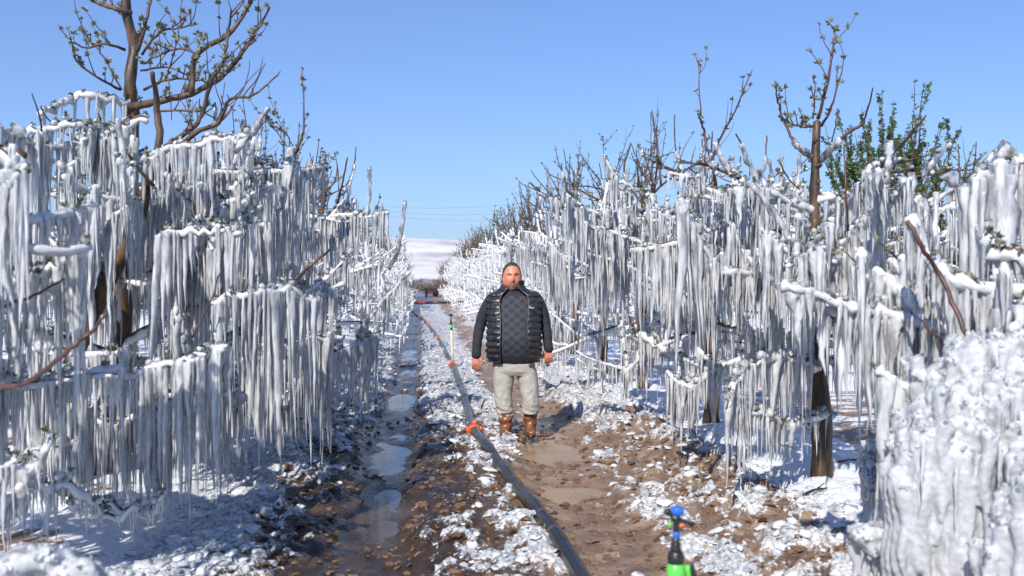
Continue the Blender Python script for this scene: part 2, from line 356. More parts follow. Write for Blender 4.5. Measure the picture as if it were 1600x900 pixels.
# puddle water lying in the two wheel ruts
def water(name, x0, x1, y0, y1, z, col, rough, trans=0.0):
    m, nt, b = new_mat(name + '_water'); L = nt.links
    geo = N(nt, 'ShaderNodeNewGeometry'); nz = N(nt, 'ShaderNodeTexNoise'); nz.inputs['Scale'].default_value = 3.5; nz.inputs['Detail'].default_value = 6
    L.new(geo.outputs['Position'], nz.inputs['Vector'])
    L.new(ramp(nt, [(0.35, tuple(c * 0.7 for c in col)), (0.65, col)], nz.outputs[0]), b.inputs['Base Color'])
    b.inputs['IOR'].default_value = 1.33
    L.new(ramp(nt, [(0.4, (rough,) * 3), (0.7, (rough * 2.4,) * 3)], nz.outputs[0]), b.inputs['Roughness'])
    n2 = N(nt, 'ShaderNodeTexNoise'); n2.inputs['Scale'].default_value = 14; n2.inputs['Detail'].default_value = 4; L.new(geo.outputs['Position'], n2.inputs['Vector'])
    bp = N(nt, 'ShaderNodeBump'); bp.inputs['Strength'].default_value = 0.25; bp.inputs['Distance'].default_value = 0.006
    L.new(n2.outputs[0], bp.inputs['Height']); L.new(bp.outputs[0], b.inputs['Normal'])
    w = MB(); xs = np.linspace(x0, x1, 3); ys = np.linspace(y0, y1, 12)
    X_, Y_ = np.meshgrid(xs, ys); i = np.arange(11)[:, None] * 3; j = np.arange(2)[None]
    w.add(np.stack([X_, Y_, np.full_like(X_, z)], -1).reshape(-1, 3), np.stack([i + j, i + j + 1, i + 3 + j + 1, i + 3 + j], -1).reshape(-1, 4))
    o = w.build(name, m); o['kind'] = 'structure'; return o
water('puddle', -0.75, 0.22, 4.2, 24, -0.098, (0.085, 0.065, 0.05), 0.08)
water('puddle', 0.85, 1.85, 3.6, 12.5, -0.068, (0.36, 0.26, 0.17), 0.2)

# ------------------------------------------------------------------ loose ice and clods on the lane
def crystal(seed, sub, amp):
    r_ = np.random.default_rng(seed); V, Fa = ico(sub); V = V * (1 + amp * (r_.random((len(V), 1)) - 0.5) * 2) + (r_.random(V.shape) - .5) * amp * .4
    return V, Fa
CR = [crystal(k, 1, 0.45) for k in range(6)]
CL = [crystal(30 + k, 2, 0.28) for k in range(5)]
CM = [crystal(40 + k, 1, 0.5) for k in range(6)]
def strew(n, ylo, yhi, want_snow, smin, smax, tm, name, mat, flat=0.6, smooth=False, xr=(-1.6, 2.7), sink=0.25):
    y = ylo * (yhi / ylo) ** rng.random(n * 3); x = xr[0] + (xr[1] - xr[0]) * rng.random(n * 3)
    h, s, w = gzs(x, y)
    keep = (s + 0.1 * rng.random(len(s)) > 0.58) if want_snow else (s < 0.62)
    keep &= h > -0.07
    x, y, h = x[keep][:n], y[keep][:n], h[keep][:n]; k = len(x)
    sz = smin + (smax - smin) * rng.random(k) ** 3
    S = np.stack([sz * (0.7 + .6 * rng.random(k)), sz * (0.7 + .6 * rng.random(k)), sz * flat * (0.6 + .8 * rng.random(k))], -1)
    m_ = MB(); scatter(m_, tm, np.stack([x, y, h + S[:, 2] * sink], -1), S, euler_mats(k, 0.5))
    o = m_.build(name, mat, smooth=smooth); o['kind'] = 'stuff'
    return o
tag(strew(14000, 4.2, 26, True, 0.006, 0.034, CR, 'ice_crumbs', M_CHUNK), 'glassy crumbs of ice strewn over the muddy lane', 'ice')
tag(strew(2000, 4.2, 22, True, 0.015, 0.060, CL, 'snow_lumps', M_RIME, 0.45, True, sink=-0.15), 'rounded white lumps of frozen slush on the lane', 'ice')
M_CLOD = simple('mud_clod', [(0.3, (0.05, 0.03, 0.018)), (0.5, (0.14, 0.08, 0.045)), (0.75, (0.28, 0.165, 0.09))], 14, 0.45, 0.9, 0.012, coord='Object')
tag(strew(5500, 4.2, 20, False, 0.006, 0.040, CM, 'mud_clods', M_CLOD, 0.45, False, (-1.3, 2.6), sink=-.1), 'brown clods of wet earth broken up along the lane', 'soil')

# ------------------------------------------------------------------ icicles and trees
def icicle_tmpl(seed, sides, rings, ripple=0.14):
    r_ = np.random.default_rng(seed); t = np.linspace(0, 1, rings)
    prof = (1 - t) ** (0.6 + 0.8 * r_.random()) * (0.85 + 0.25 * r_.random()) + 0.05
    prof = prof * (1 + ripple * (r_.random(rings) - 0.5) * 2); prof[-1] = 0.03
    th = np.linspace(0, 2 * np.pi, sides, endpoint=False)
    bx = np.cumsum((r_.random(rings) - .5) * .5); by = np.cumsum((r_.random(rings) - .5) * .5); bx -= bx[0]; by -= by[0]
    rr = prof[:, None] * (1 + 0.12 * (r_.random((rings, sides)) - .5) * 2)
    V = np.stack([np.cos(th)[None] * rr + bx[:, None], np.sin(th)[None] * rr + by[:, None], np.repeat(-t[:, None], sides, 1)], -1).reshape(-1, 3)
    i = np.arange(rings - 1)[:, None] * sides; j = np.arange(sides)[None]; jn = (j + 1) % sides
    return V, np.stack([i + jn, i + j, i + sides + j, i + sides + jn], -1).reshape(-1, 4)
ICI_N = [icicle_tmpl(k, 6, 12) for k in range(7)]
ICI_S = [icicle_tmpl(40 + k, 4, 7) for k in range(8)]
ICI_F = [icicle_tmpl(20 + k, 4, 5, 0.1) for k in range(5)]
LUMP_N = [crystal(60 + k, 2, 0.16) for k in range(5)]
LUMP_F = [crystal(70 + k, 1, 0.18) for k in range(4)]
def bud_tmpl(seed, n=11):
    r_ = np.random.default_rng(seed); V = []; Fa = []
    for k in range(n):
        d = r_.normal(size=3); d[2] = abs(d[2]) * 0.9 + 0.1; d /= np.linalg.norm(d); s = np.cross(d, r_.normal(size=3)); s /= np.linalg.norm(s)
        u = np.cross(d, s); L_ = 0.7 + 0.6 * r_.random(); w = 0.27
        b = len(V); V += [d * 0.05, d * L_ * .5 + s * w + u * .05, d * L_ + u * .12, d * L_ * .5 - s * w + u * .05]; Fa.append((b, b + 1, b + 2, b + 3))
    return np.array(V), np.array(Fa)
BUD = [bud_tmpl(k) for k in range(5)]
ICI_ME = []; LUMP_ME = []; BUD_ME = []
for V_, F_ in ICI_N:
    q = MB(); q.add(V_, F_); ICI_ME.append(q.mesh('icicle', M_ICE))
for V_, F_ in LUMP_N:
    q = MB(); q.add(V_, F_); LUMP_ME.append(q.mesh('ice_lump', M_SLEEVE))
for V_, F_ in BUD:
    q = MB(); q.add(V_, F_); BUD_ME.append(q.mesh('leaf_bud', M_BUD, False))

def grow(rs, z0, az, L, el0, droop, n=8, wob=0.10):
    """a limb path in local coordinates from the trunk axis"""
    p = np.array([0.0, 0.0, z0]); out = [p.copy()]; el = el0; a = az
    for k in range(n):
        d = np.array([math.cos(a) * math.cos(el), math.sin(a) * math.cos(el), math.sin(el)])
        p = p + d * L / n; out.append(p.copy()); el -= droop / n; a += (rs.random() - .5) * wob * 4; el += (rs.random() - .5) * wob * 2
    return np.array(out)
def side_shoot(rs, base, tdir, L, up):
    a = math.atan2(tdir[1], tdir[0]) + (rs.random() - .5) * 2.4
    el = up + (rs.random() - .5) * 0.6; p = base.copy(); out = [p.copy()]; n = 5
    for k in range(n):
        d = np.array([math.cos(a) * math.cos(el), math.sin(a) * math.cos(el), math.sin(el)]); p = p + d * L / n; out.append(p.copy())
        el += (rs.random() - .5) * 0.5 + 0.04; a += (rs.random() - .5) * 0.6
    return np.array(out)

def make_tree(label, loc, seed, H=2.75, Rx=1.15, Ry=1.6, iceline=2.45, lod=0, limbs=15, hero=(), group=None, trunk=None,
              dens=1.0, thick=1.0, lowest=0.62, name='iced_apple_tree', stems=(), bark=None, topshoots=6, fat=1.0, lenmul=1.0, rise=1.0, glassup=0.22):
    rs = np.random.default_rng(seed)
    base = np.array([loc[0], loc[1], gz(loc[0], loc[1]) - 0.03])
    root = thing(name, label, 'tree', tuple(base), 0, group)
    bark = bark or M_WET
    # trunk
    if trunk is None:
        w = (rs.random((7, 2)) - .5) * 0.10; w[0] = 0
        tp = np.array([[w[k, 0], w[k, 1], H * k / 6.0] for k in range(7)]); tr = np.array([0.085, 0.072, 0.062, 0.052, 0.042, 0.030, 0.016]) * thick
    else: tp = np.asarray(trunk[0]) - base; tr = np.asarray(trunk[1])
    tp = smooth_path(tp, 4); tr = np.interp(np.linspace(0, 1, len(tp)), np.linspace(0, 1, len(tr)), tr)
    q = MB(); tube(q, tp, tr * (1 + 0.20 * (rs.random(len(tp)) - .5)), 12 if lod == 0 else 6, jit=0.10)
    if lod == 0:      # pruning scars and stubs
        for s_ in range(9):
            ix = rs.integers(2, len(tp) - 2); a_ = rs.random() * 6.28; dv = np.array([math.cos(a_), math.sin(a_), .5]); tube(q, [tp[ix], tp[ix] + dv * tr[ix] * 1.0, tp[ix] + dv * (tr[ix] * 1.35 + .012)], [tr[ix] * .55, tr[ix] * .45, tr[ix] * .38], 7, jit=.15)
    # root flare
    fl = np.array([[tp[0][0], tp[0][1], -0.05], [tp[0][0], tp[0][1], 0.04], [tp[1][0], tp[1][1], max(0.1, tp[1][2])]])
    q.build('trunk', [bark], root)
    for (sp_, sr_) in stems:
        s_ = smooth_path(np.asarray(sp_) - base, 4); rr_ = np.interp(np.linspace(0, 1, len(s_)), np.linspace(0, 1, len(sr_)), sr_)
        q = MB(); tube(q, s_, rr_, 10, jit=0.07); q.build('stem', [bark], root)
    # limbs
    iced = []       # (path, radius) of ice-coated wood
    crown = MB(); buds_bare = []; glassy = set()
    for k in range(limbs):
        z0 = lowest + (min(H, iceline + 0.1) - lowest - 0.15) * ((k + rs.random() * 0.8) / limbs)
        az = k * 2.39996 + rs.random() * 0.7
        ca, sa = math.cos(az), math.sin(az)
        Lr = 1.0 / math.sqrt((ca / Rx) ** 2 + (sa / Ry) ** 2) * (0.75 + 0.35 * rs.random())
        f = (z0 - lowest) / (iceline - lowest)
        el0 = R(12 + 30 * rs.random()) if f < 0.6 else R(22 + 30 * rs.random()) * rise
        if k < 4: el0 = R(-6 + 14 * rs.random())
        if f > 0.75: Lr *= 0.8
        lp = grow(rs, z0, az, Lr * 1.12, el0, R(38 * rs.random() + 5), 8)
        ti = np.argmin(np.abs(tp[:, 2] - z0)); lp[:, :2] += tp[ti, :2]
        r0 = (0.026 - 0.008 * f) * thick; lr = np.linspace(r0, 0.007, len(lp))
        paths = [(lp, lr)]
        nsub = (8 if lod == 0 else 6 if lod == 1 else 4)
        for s in range(nsub):
            t = 0.25 + 0.75 * rs.random(); ix = min(int(t * 8), 7); bpt = lp[ix] + (lp[ix + 1] - lp[ix]) * (t * 8 - ix if ix < 7 else 0.5)
            up = R(-5 + 50 * rs.random()) if rs.random() < 0.75 else R(75)
            ss = side_shoot(rs, bpt, lp[ix + 1] - lp[ix], 0.22 + 0.42 * rs.random(), up)
            if rise < 1 and ss[:, 2].max() > iceline + 0.15: ss[:, 2] = bpt[2] + (ss[:, 2] - bpt[2]) * 0.25
            paths.append((ss, np.linspace(0.008, 0.0035, len(ss))))
        if f > 0.35:
            for s in range(3 if lod < 2 else 2):
                if rs.random() > glassup * (1 + 2 * f): continue
                bpt = lp[rs.integers(3, 9)]; ss = side_shoot(rs, bpt, lp[-1] - lp[0], 0.20 + 0.40 * rs.random(), R(72)); paths.append((ss, np.linspace(0.009, 0.006, len(ss)))); glassy.add(id(ss))
        tgt = MB() if lod == 0 else crown
        for n_, (pp, pr) in enumerate(paths):
            sp2 = smooth_path(pp, 3 if lod == 0 else 1) if lod < 2 else pp
            rr_ = np.interp(np.linspace(0, 1, len(sp2)), np.linspace(0, 1, len(pr)), pr)
            if lod == 2: rr_ = rr_ * 1.3
            tube(tgt, sp2, rr_, 6 if lod == 0 else 4, jit=0.1, cap=False)
            iced.append((sp2, rr_, 99 if id(pp) in glassy else n_))
        if lod == 0: tgt.build('branch', [M_BARK], root)
    # upright shoots above the ice
    for k in range(topshoots):
        t = rs.random(); zz = iceline - 0.35 + (H - iceline + 0.3) * t
        ti = np.argmin(np.abs(tp[:, 2] - zz)); b0 = tp[ti].copy(); b0[2] = zz if zz < tp[-1, 2] else tp[-1, 2]
        ss = side_shoot(rs, b0, np.array([math.cos(k * 2.4), math.sin(k * 2.4), 0]), 0.5 + 0.55 * rs.random(), R(38 + 30 * rs.random()))
        ss[:, 2] += np.linspace(0, 1, len(ss)) ** 2 * 0.15
        sp2 = smooth_path(ss, 3); tgt = MB() if lod == 0 else crown
        tube(tgt, sp2, np.linspace(0.014, 0.004, len(sp2)) * (1 if lod < 2 else 1.5), 6 if lod == 0 else 4, jit=0.1, cap=False)
        if lod == 0: tgt.build('shoot', [M_TWIG], root)
        for u in range(4 if lod < 2 else 2):
            ix = rs.integers(2, len(sp2)); st = sp2[ix]; e = side_shoot(rs, st, ss[-1] - ss[0], 0.10 + 0.16 * rs.random(), R(50))
            tube(crown, e, np.linspace(0.005, 0.003, len(e)) * (1 if lod < 2 else 1.6), 4, cap=False); buds_bare.append(e[-1]); buds_bare.append(e[2])
        for u in range(3 if lod < 2 else 1):
            e = side_shoot(rs, sp2[rs.integers(1, len(sp2))], ss[-1] - ss[0], 0.18 + 0.22 * rs.random(), R(60)); tube(crown, e, np.linspace(0.004, 0.002, len(e)) * (1 if lod < 2 else 1.5), 3, cap=False)
        for ix in range(2, len(sp2), 2): buds_bare.append(sp2[ix] + (rs.random(3) - .5) * 0.03)
    # hand-set branches
    for hb in hero:
        pts = np.asarray(hb[0]) - base; r0, r1 = hb[1] * .88, hb[2] * .8; hp = smooth_path(pts, 5); hp[1:-1] += (rs.random((len(hp) - 2, 3)) - .5) * (0.012, 0.012, 0.008 if hb[3] not in ('ice', 'long') else 0.055)
        q = MB(); tube(q, hp, np.linspace(r0, r1, len(hp)), 8 if lod == 0 else 6, jit=0.12); q.build('branch', [hb[4] if len(hb) > 4 else M_BARK], root)
        if hb[3] in ('ice', 'long'): iced.append((hp, np.linspace(r0, r1, len(hp)), 97 if hb[3] == 'ice' else 98))
        elif hb[3] == 'bud':
            for ix in range(2, len(hp)):
                if rs.random() < 0.30:
                    e = side_shoot(rs, hp[ix], hp[ix] - hp[ix - 1], 0.08 + 0.24 * rs.random(), R(48)); tube(crown, smooth_path(e, 2), np.linspace(0.005, 0.0022, 11), 5, cap=False); buds_bare.append(e[-1]); buds_bare.append(e[3])
                if rs.random() < 0.45:
                    e = side_shoot(rs, hp[ix], hp[ix] - hp[ix - 1], 0.03 + 0.07 * rs.random(), R(50)); tube(crown, e, np.linspace(0.0045, 0.0035, len(e)), 4, cap=False); buds_bare.append(e[-1])
                    if rs.random() < .35: buds_bare.append(hp[ix] + (rs.random(3) - .5) * 0.03)
            buds_bare.append(hp[-1])
        elif hb[3] == 'glass':      # clear sleeve of ice round a shoot, no curtain
            iced.append((hp, np.linspace(r0, r1, len(hp)), 99))
    if crown.n: o = crown.build('twigs', [M_BARK if lod else M_TWIG], root); o['kind'] = 'stuff'
    # ice
    coat = MB(); sleeve = MB(); ip, il, ir, kn, kr = [], [], [], [], []
    step = {0: 0.0155, 1: 0.032, 2: 0.072}[lod] / dens
    for pp, pr, kind in iced:
        seg = np.linalg.norm(np.diff(pp, axis=0), axis=1); cum = np.concatenate([[0], np.cumsum(seg)]); tot = cum[-1]
        lim = iceline + 0.12 * (rs.random() - .5) + (0.32 if kind == 99 else 9 if kind in (97, 98) else 0)
        below = pp[:, 2] + base[2] < lim + base[2]
        nb = int(below.sum())
        if nb >= 3:
            c = pp[:nb].copy(); thk = (pr[:nb] + (0.006 + 0.012 * rs.random(nb)) * fat * (1 if lod == 0 else 1.2))
            c[:, 2] -= 0.004
            c[:, 2] -= (pr[:nb] + 0.005) * (1.0 if (kind != 99 and rs.random() < 0.45) else 0.0)
            tube(sleeve if kind == 99 and lod < 2 else coat, c, thk * (1 if kind != 99 else 1.0), 7 if lod == 0 else 5, jit=0.38 if lod == 0 else 0.2)
        if kind == 99: continue
        ns = int(tot / step); ph = rs.random() * 50
        env = (0.20 + 0.68 * rs.random() ** 1.3) * (1.0 if kind in (0, 97) else 0.75) if kind != 98 else 0.95
        for s in range(ns):
            d = (s + rs.random()) * step; P_ = np.array([np.interp(d, cum, pp[:, c_]) for c_ in range(3)])
            if P_[2] > lim: continue
            if rs.random() < 0.10: continue
            e = env * (0.12 + 1.35 * float(fbm(d * 6 + ph, ph, 3, 2))) * lenmul
            if float(vnoise(d * 4 + ph, ph + 9, 5)) < 0.10: continue
            Ln = e * (0.55 + 0.6 * rs.random()) + 0.03
            if P_[2] > 1.6: Ln *= 1.15
            Ln = min(Ln, P_[2] - 0.08 - 0.28 * rs.random())
            if Ln < 0.04: continue
            rad = (0.0055 + 0.009 * rs.random() ** 1.5 + 0.008 * Ln) * (1, 1.3, 1.75)[lod] * fat
            if lod < 2 and rs.random() < 0.16: rad *= 1.9; Ln = min(Ln * 1.2, P_[2] - .1)
            elif rs.random() < 0.4: rad *= 0.7; Ln *= 0.25 + 0.5 * rs.random()
            if math.hypot(P_[0] / Rx, P_[1] / Ry) < 0.42 and rs.random() < 0.6: continue
            P_[:2] += (rs.random(2) - .5) * 0.045
            P_[2] += 0.006 - 0.02 * rs.random()
            if lod == 0 and -np.sign(loc[0]) * P_[0] < -0.15 and rs.random() < 0.5: continue
            if loc[1] < 5 and -np.sign(loc[0]) * P_[0] < 0.1 and rs.random() < 0.6: continue
            ip.append(P_); il.append(Ln); ir.append(rad)
        nk = int((2.2 if kind in (97, 98) else 1) * tot / (0.085 if lod == 0 else 0.13 if lod == 1 else 0.3))
        for s in range(nk):
            d = rs.random() * tot; P_ = np.array([np.interp(d, cum, pp[:, c_]) for c_ in range(3)])
            if P_[2] > lim + 0.1: buds_bare.append(P_ + (rs.random(3) - .5) * 0.02); continue
            kn.append(P_ + np.array([(rs.random() - .5) * .03, (rs.random() - .5) * .03, 0.008 + 0.015 * rs.random()])); kr.append((0.012 + 0.020 * rs.random() ** 1.5) * (0.75 if loc[1] < 5 else 1.0))
    mat_i = M_ICE if lod == 0 else (M_ICEFAR if lod == 2 else M_ICE)
    if coat.n: o = coat.build('ice_coat', [M_RIME if lod < 2 else M_ICEFAR], root); o['kind'] = 'stuff'
    if sleeve.n: o = sleeve.build('ice_sleeve', [M_SLEEVE], root); o['kind'] = 'stuff'
    ip = np.array(ip); il = np.array(il); ir = np.array(ir); kn = np.array(kn); kr = np.array(kr)
    n = len(ip)
    if lod == 0 and n:
        # those that show largest: long, thick and near the camera side
        dcam = np.linalg.norm(ip + base - CAM, axis=1); side = -np.sign(loc[0]) * ip[:, 0]
        score = ir * np.sqrt(il) / dcam * (1 + 0.5 * np.clip(side + 0.3, 0, 1.2)) * (1 - 0.25 * np.clip(ip[:, 1] / Ry, -1, 1))
        order = np.argsort(-score); big = order[:290]; rest = order[290:]
        for k in big:
            o = link('icicle', ICI_ME[int(rs.integers(0, len(ICI_ME)))], root, ip[k]); o.rotation_euler = ((rs.random() - .5) * .10, (rs.random() - .5) * .10, rs.random() * 6.28)
            o.scale = (ir[k] * (1 + .7 * rs.random()), ir[k], il[k])
    else: rest = np.arange(n)
    if len(rest):
        q = MB(); S = np.stack([ir[rest] * (1 + .6 * rs.random(len(rest))), ir[rest], il[rest]], -1)
        scatter(q, ICI_S if lod == 0 else ICI_F, ip[rest], S, euler_mats(len(rest), 0.06)); o = q.build('icicles', [mat_i], root); o['kind'] = 'stuff'
    nbig = 0
    if lod == 0 and len(kn):
        order = np.argsort(-kr); nbig = min(110, len(order))
        for k in order[:nbig]:
            o = link('ice_lump', LUMP_ME[int(rs.integers(0, 5))], root, kn[k]); o.scale = (kr[k] * 1.15, kr[k] * 1.15, kr[k]); o.rotation_euler = (rs.random() * 3, rs.random() * 3, 0)
        rk = order[nbig:]
    else: rk = np.arange(len(kn))
    if len(rk):
        q = MB(); sc_ = kr[rk] * (1 if lod < 2 else 1.5)
        scatter(q, LUMP_F, kn[rk], np.stack([sc_, sc_, sc_ * .9], -1), None); o = q.build('ice_lumps', [M_SLEEVE if lod < 2 else M_ICEFAR], root); o['kind'] = 'stuff'
    # buds
    if len(kn):
        w = rs.random(len(kn)) < (0.75 if lod < 2 else 0.5); kb = kn[w] + (rs.random((w.sum(), 3)) - .5) * 0.045; kb[:, 2] += 0.004
        q = MB(); scatter(q, BUD, kb, np.full(len(kb), 0.026 if loc[1] < 8.5 else 0.034) * (1 if lod < 2 else 1.5) * (0.7 + .6 * rs.random(len(kb))), euler_mats(len(kb), 1.0)); o = q.build('iced_buds', [M_BUD], root, smooth=False); o['kind'] = 'stuff'
    bb = np.array(buds_bare)
    if len(bb):
        nb = min(250, len(bb)) if lod == 0 else 0
        for k in range(nb):
            o = link('leaf_bud', BUD_ME[int(rs.integers(0, 5))], root, bb[k]); s_ = 0.022 + 0.020 * rs.random() ** 1.5; o.scale = (s_,) * 3; o.rotation_euler = (rs.random() - .5, rs.random() - .5, rs.random() * 6)
        if lod and len(bb):
            q = MB(); scatter(q, BUD, bb, np.full(len(bb), 0.024 if lod == 1 else 0.04), euler_mats(len(bb), 1.0)); o = q.build('leaf_buds', [M_BUD], root, smooth=False); o['kind'] = 'stuff'
    return root
def HB(pxs, d0, d1, r0, r1, kind, mat=None):
    ds = np.linspace(d0, d1, len(pxs)); ds = ds + 0.06 * np.sin(np.arange(len(pxs)) * 2.1 + d0 * 9)
    t = ([P(x, y, d) for (x, y), d in zip(pxs, ds)], r0, r1, kind)
    return t + ((mat,) if mat else ())

LX, RXX = -2.2, 2.88
# --- left row
L1b = P(165, 765, 7.35)
L1_trunk = ([P(150, 775, 7.35), P(160, 700, 7.35), P(185, 560, 7.35), P(192, 430, 7.35), P(200, 300, 7.35), P(203, 240, 7.33), P(208, 180, 7.38), P(203, 130, 7.32), P(209, 70, 7.37), P(198, 25, 7.34), P(196, -30, 7.35), P(190, -120, 7.35)],
            [0.105, 0.092, 0.078, 0.066, 0.052, 0.044, 0.037, 0.033, 0.022])
L1_stem = ([P(110, 800, 7.0), P(112, 740, 6.95), P(100, 620, 6.85), P(150, 480, 6.75), P(205, 370, 6.7), P(231, 290, 6.7)], [0.10, 0.085, 0.06, 0.05, 0.042, 0.036])
L1_hero = [
 HB([(203,160),(142,149),(117,153),(96,165),(60,178)], 7.3, 6.8, .020, .008, 'ice'),
 HB([(195,78),(165,68),(135,75),(107,60)], 7.3, 7.1, .013, .006, 'bud'),
 HB([(188,140),(150,120),(120,95),(115,86)], 7.25, 6.9, .012, .006, 'bud'),
 HB([(190,140),(165,95),(148,70),(128,48)], 7.3, 7.5, .009, .004, 'bud'),
 HB([(206,167),(249,158),(299,146),(341,124),(373,89),(398,53),(421,11)], 7.3, 6.7, .034, .009, 'bud'),
 HB([(299,146),(308,85),(355,55),(385,15),(400,-15)], 7.0, 6.8, .026, .012, 'bud'),
 HB([(310,85),(280,76),(245,88),(222,100)], 7.0, 7.2, .011, .006, 'bud'),
 HB([(222,85),(250,50),(278,44),(305,38)], 7.3, 7.1, .012, .006, 'bud'),
 HB([(214,80),(228,35),(240,-20)], 7.3, 7.3, .018, .012, 'bud'),
 HB([(258,122),(275,70),(284,0),(284,-40)], 7.2, 7.3, .006, .004, 'bud'),
 HB([(220,110),(260,105),(300,120)], 7.3, 7.1, .010, .006, 'bud'),
 HB([(225,140),(260,125),(300,124),(335,130)], 7.3, 7.0, .012, .006, 'bud'),
 HB([(205,20),(175,12),(150,3),(125,-10)], 7.35, 7.2, .026, .014, 'bud'),
 HB([(231,290),(249,228),(245,170),(238,113)], 6.7, 6.5, .036, .019, 'no'),
 HB([(249,235),(295,204),(316,178),(331,124),(348,99),(356,53),(361,14)], 6.65, 6.5, .022, .008, 'bud'),
 HB([(263,267),(302,210),(341,192),(359,156),(395,149),(434,117)], 6.6, 6.3, .022, .006, 'bud'),
 HB([(245,174),(310,174),(345,190)], 6.9, 6.7, .010, .006, 'bud'),
 HB([(262,120),(268,188)], 7.0, 7.0, .005, .004, 'no'),
 HB([(180,215),(205,245),(222,270),(240,290)], 6.5, 6.5, .009, .014, 'no'),
 HB([(95,265),(125,245),(130,215),(150,200)], 6.3, 6.4, .006, .008, 'ice'),
 HB([(40,205),(75,195),(125,190),(170,195),(230,185)], 6.4, 6.8, .009, .014, 'ice'),
 HB([(230,245),(290,222),(350,215),(385,210)], 6.6, 6.2, .014, .008, 'ice'),
 HB([(365,235),(395,205),(418,168)], 6.2, 6.1, .012, .010, 'glass'),
 HB([(350,530),(400,495),(440,455),(490,410),(515,390)], 6.0, 6.4, .019, .010, 'no', M_BARKR),
 HB([(300,555),(350,535),(410,488),(440,450)], 5.9, 6.2, .010, .014, 'ice'),
 HB([(300,528),(320,490),(335,455),(345,420)], 5.7, 5.8, .007, .006, 'no'),
 HB([(250,365),(310,358),(350,352),(375,360)], 6.1, 5.9, .011, .008, 'ice'),
 HB([(170,600),(230,610),(270,640),(250,720),(240,760)], 5.7, 5.8, .010, .008, 'ice'),
 HB([(60,560),(110,620),(160,660),(210,650),(262,660)], 5.7, 5.5, .016, .008, 'ice'),
 HB([(10,640),(60,700),(110,790)], 6.2, 6.6, .03, .05, 'no', M_WET),
 HB([(180,590),(240,575),(300,560),(350,545)], 5.4, 5.2, .012, .008, 'long'),
 HB([(330,470),(390,455),(440,450),(500,470)], 5.8, 6.2, .012, .008, 'long'),
 HB([(380,560),(440,540),(520,520)], 6.6, 7.2, .010, .007, 'long'),
 HB([(0,560),(60,545),(130,560),(200,540)], 5.6, 5.5, .012, .008, 'long'),
 HB([(20,710),(80,700),(130,690)], 5.6, 5.6, .010, .008, 'ice'),
 HB([(-20,700),(40,735),(110,760),(170,800),(215,790)], 5.0, 5.2, .014, .007, 'ice'),
 HB([(110,790),(165,785),(230,800),(255,770)], 5.5, 5.2, .012, .007, 'ice'),
 HB([(20,640),(90,625),(140,640),(200,625),(260,640)], 5.9, 5.6, .012, .007, 'long'),
 HB([(250,640),(310,620),(360,640),(385,620)], 5.9, 6.1, .011, .007, 'ice'),
]
make_tree('large apple tree at left with bare budding crown high above its curtain of icicles', (L1b[0], L1b[1]), 3, H=3.3, Rx=1.30, Ry=1.45, iceline=2.45, rise=0.5,
          lod=0, limbs=22, hero=L1_hero, trunk=L1_trunk, bark=M_BARKR, dens=1.15, stems=[L1_stem], topshoots=0, lenmul=1.05, lowest=0.55)
L2_hero = [
 HB([(459,300),(448,263),(473,206),(472,107)], 9.9, 9.9, .030, .005, 'bud'),
 HB([(448,263),(425,265),(405,250),(397,243)], 9.9, 9.6, .012, .005, 'bud'),
 HB([(455,240),(435,210),(417,187)], 9.9, 9.9, .007, .004, 'bud'),
 HB([(458,228),(440,195),(430,172)], 9.9, 10.1, .007, .004, 'bud'),
 HB([(400,285),(395,265),(392,240),(372,185)], 9.9, 9.9, .008, .004, 'no'),
 HB([(460,300),(490,280),(498,220)], 9.8, 9.8, .011, .005, 'bud'),
 HB([(478,300),(492,278),(508,262)], 9.8, 9.8, .008, .005, 'bud'),
 HB([(462,320),(480,290),(484,250)], 9.0, 9.0, .012, .012, 'glass'),
 HB([(520,340),(540,320),(545,300),(556,245)], 10.5, 10.6, .010, .005, 'glass'),
 HB([(450,580),(520,550),(590,520)], 8.4, 9.6, .010, .007, 'long'),
 HB([(525,330),(534,290),(543,246)], 10.5, 10.5, .014, .010, 'no', M_TWIG),
]
make_tree('second iced tree in the left row, one long thin whip rising straight above it', (LX, 10.2), 14, H=2.9, Rx=1.5, Ry=1.6, iceline=2.36, rise=0.6, lowest=.42, lod=0, limbs=20, hero=L2_hero, topshoots=2, lenmul=1.0)
L3_hero = [HB([(607,420),(620,395),(629,350),(633,312)], 12.6, 12.4, .020, .012, 'glass', M_TWIG),
           HB([(560,520),(590,480),(640,425)], 12.5, 12.2, .016, .012, 'ice', M_TWIG), HB([(600,345),(598,322)], 13, 13, .012, .010, 'no', M_TWIG)]
TL3 = make_tree('third iced tree in the left row, with a thick ice-sleeved shoot curving upward', (LX, 13.3), 25, H=2.9, Rx=1.6, Ry=1.7, iceline=2.3, lod=1, limbs=19, lowest=.42, hero=L3_hero, lenmul=0.95)
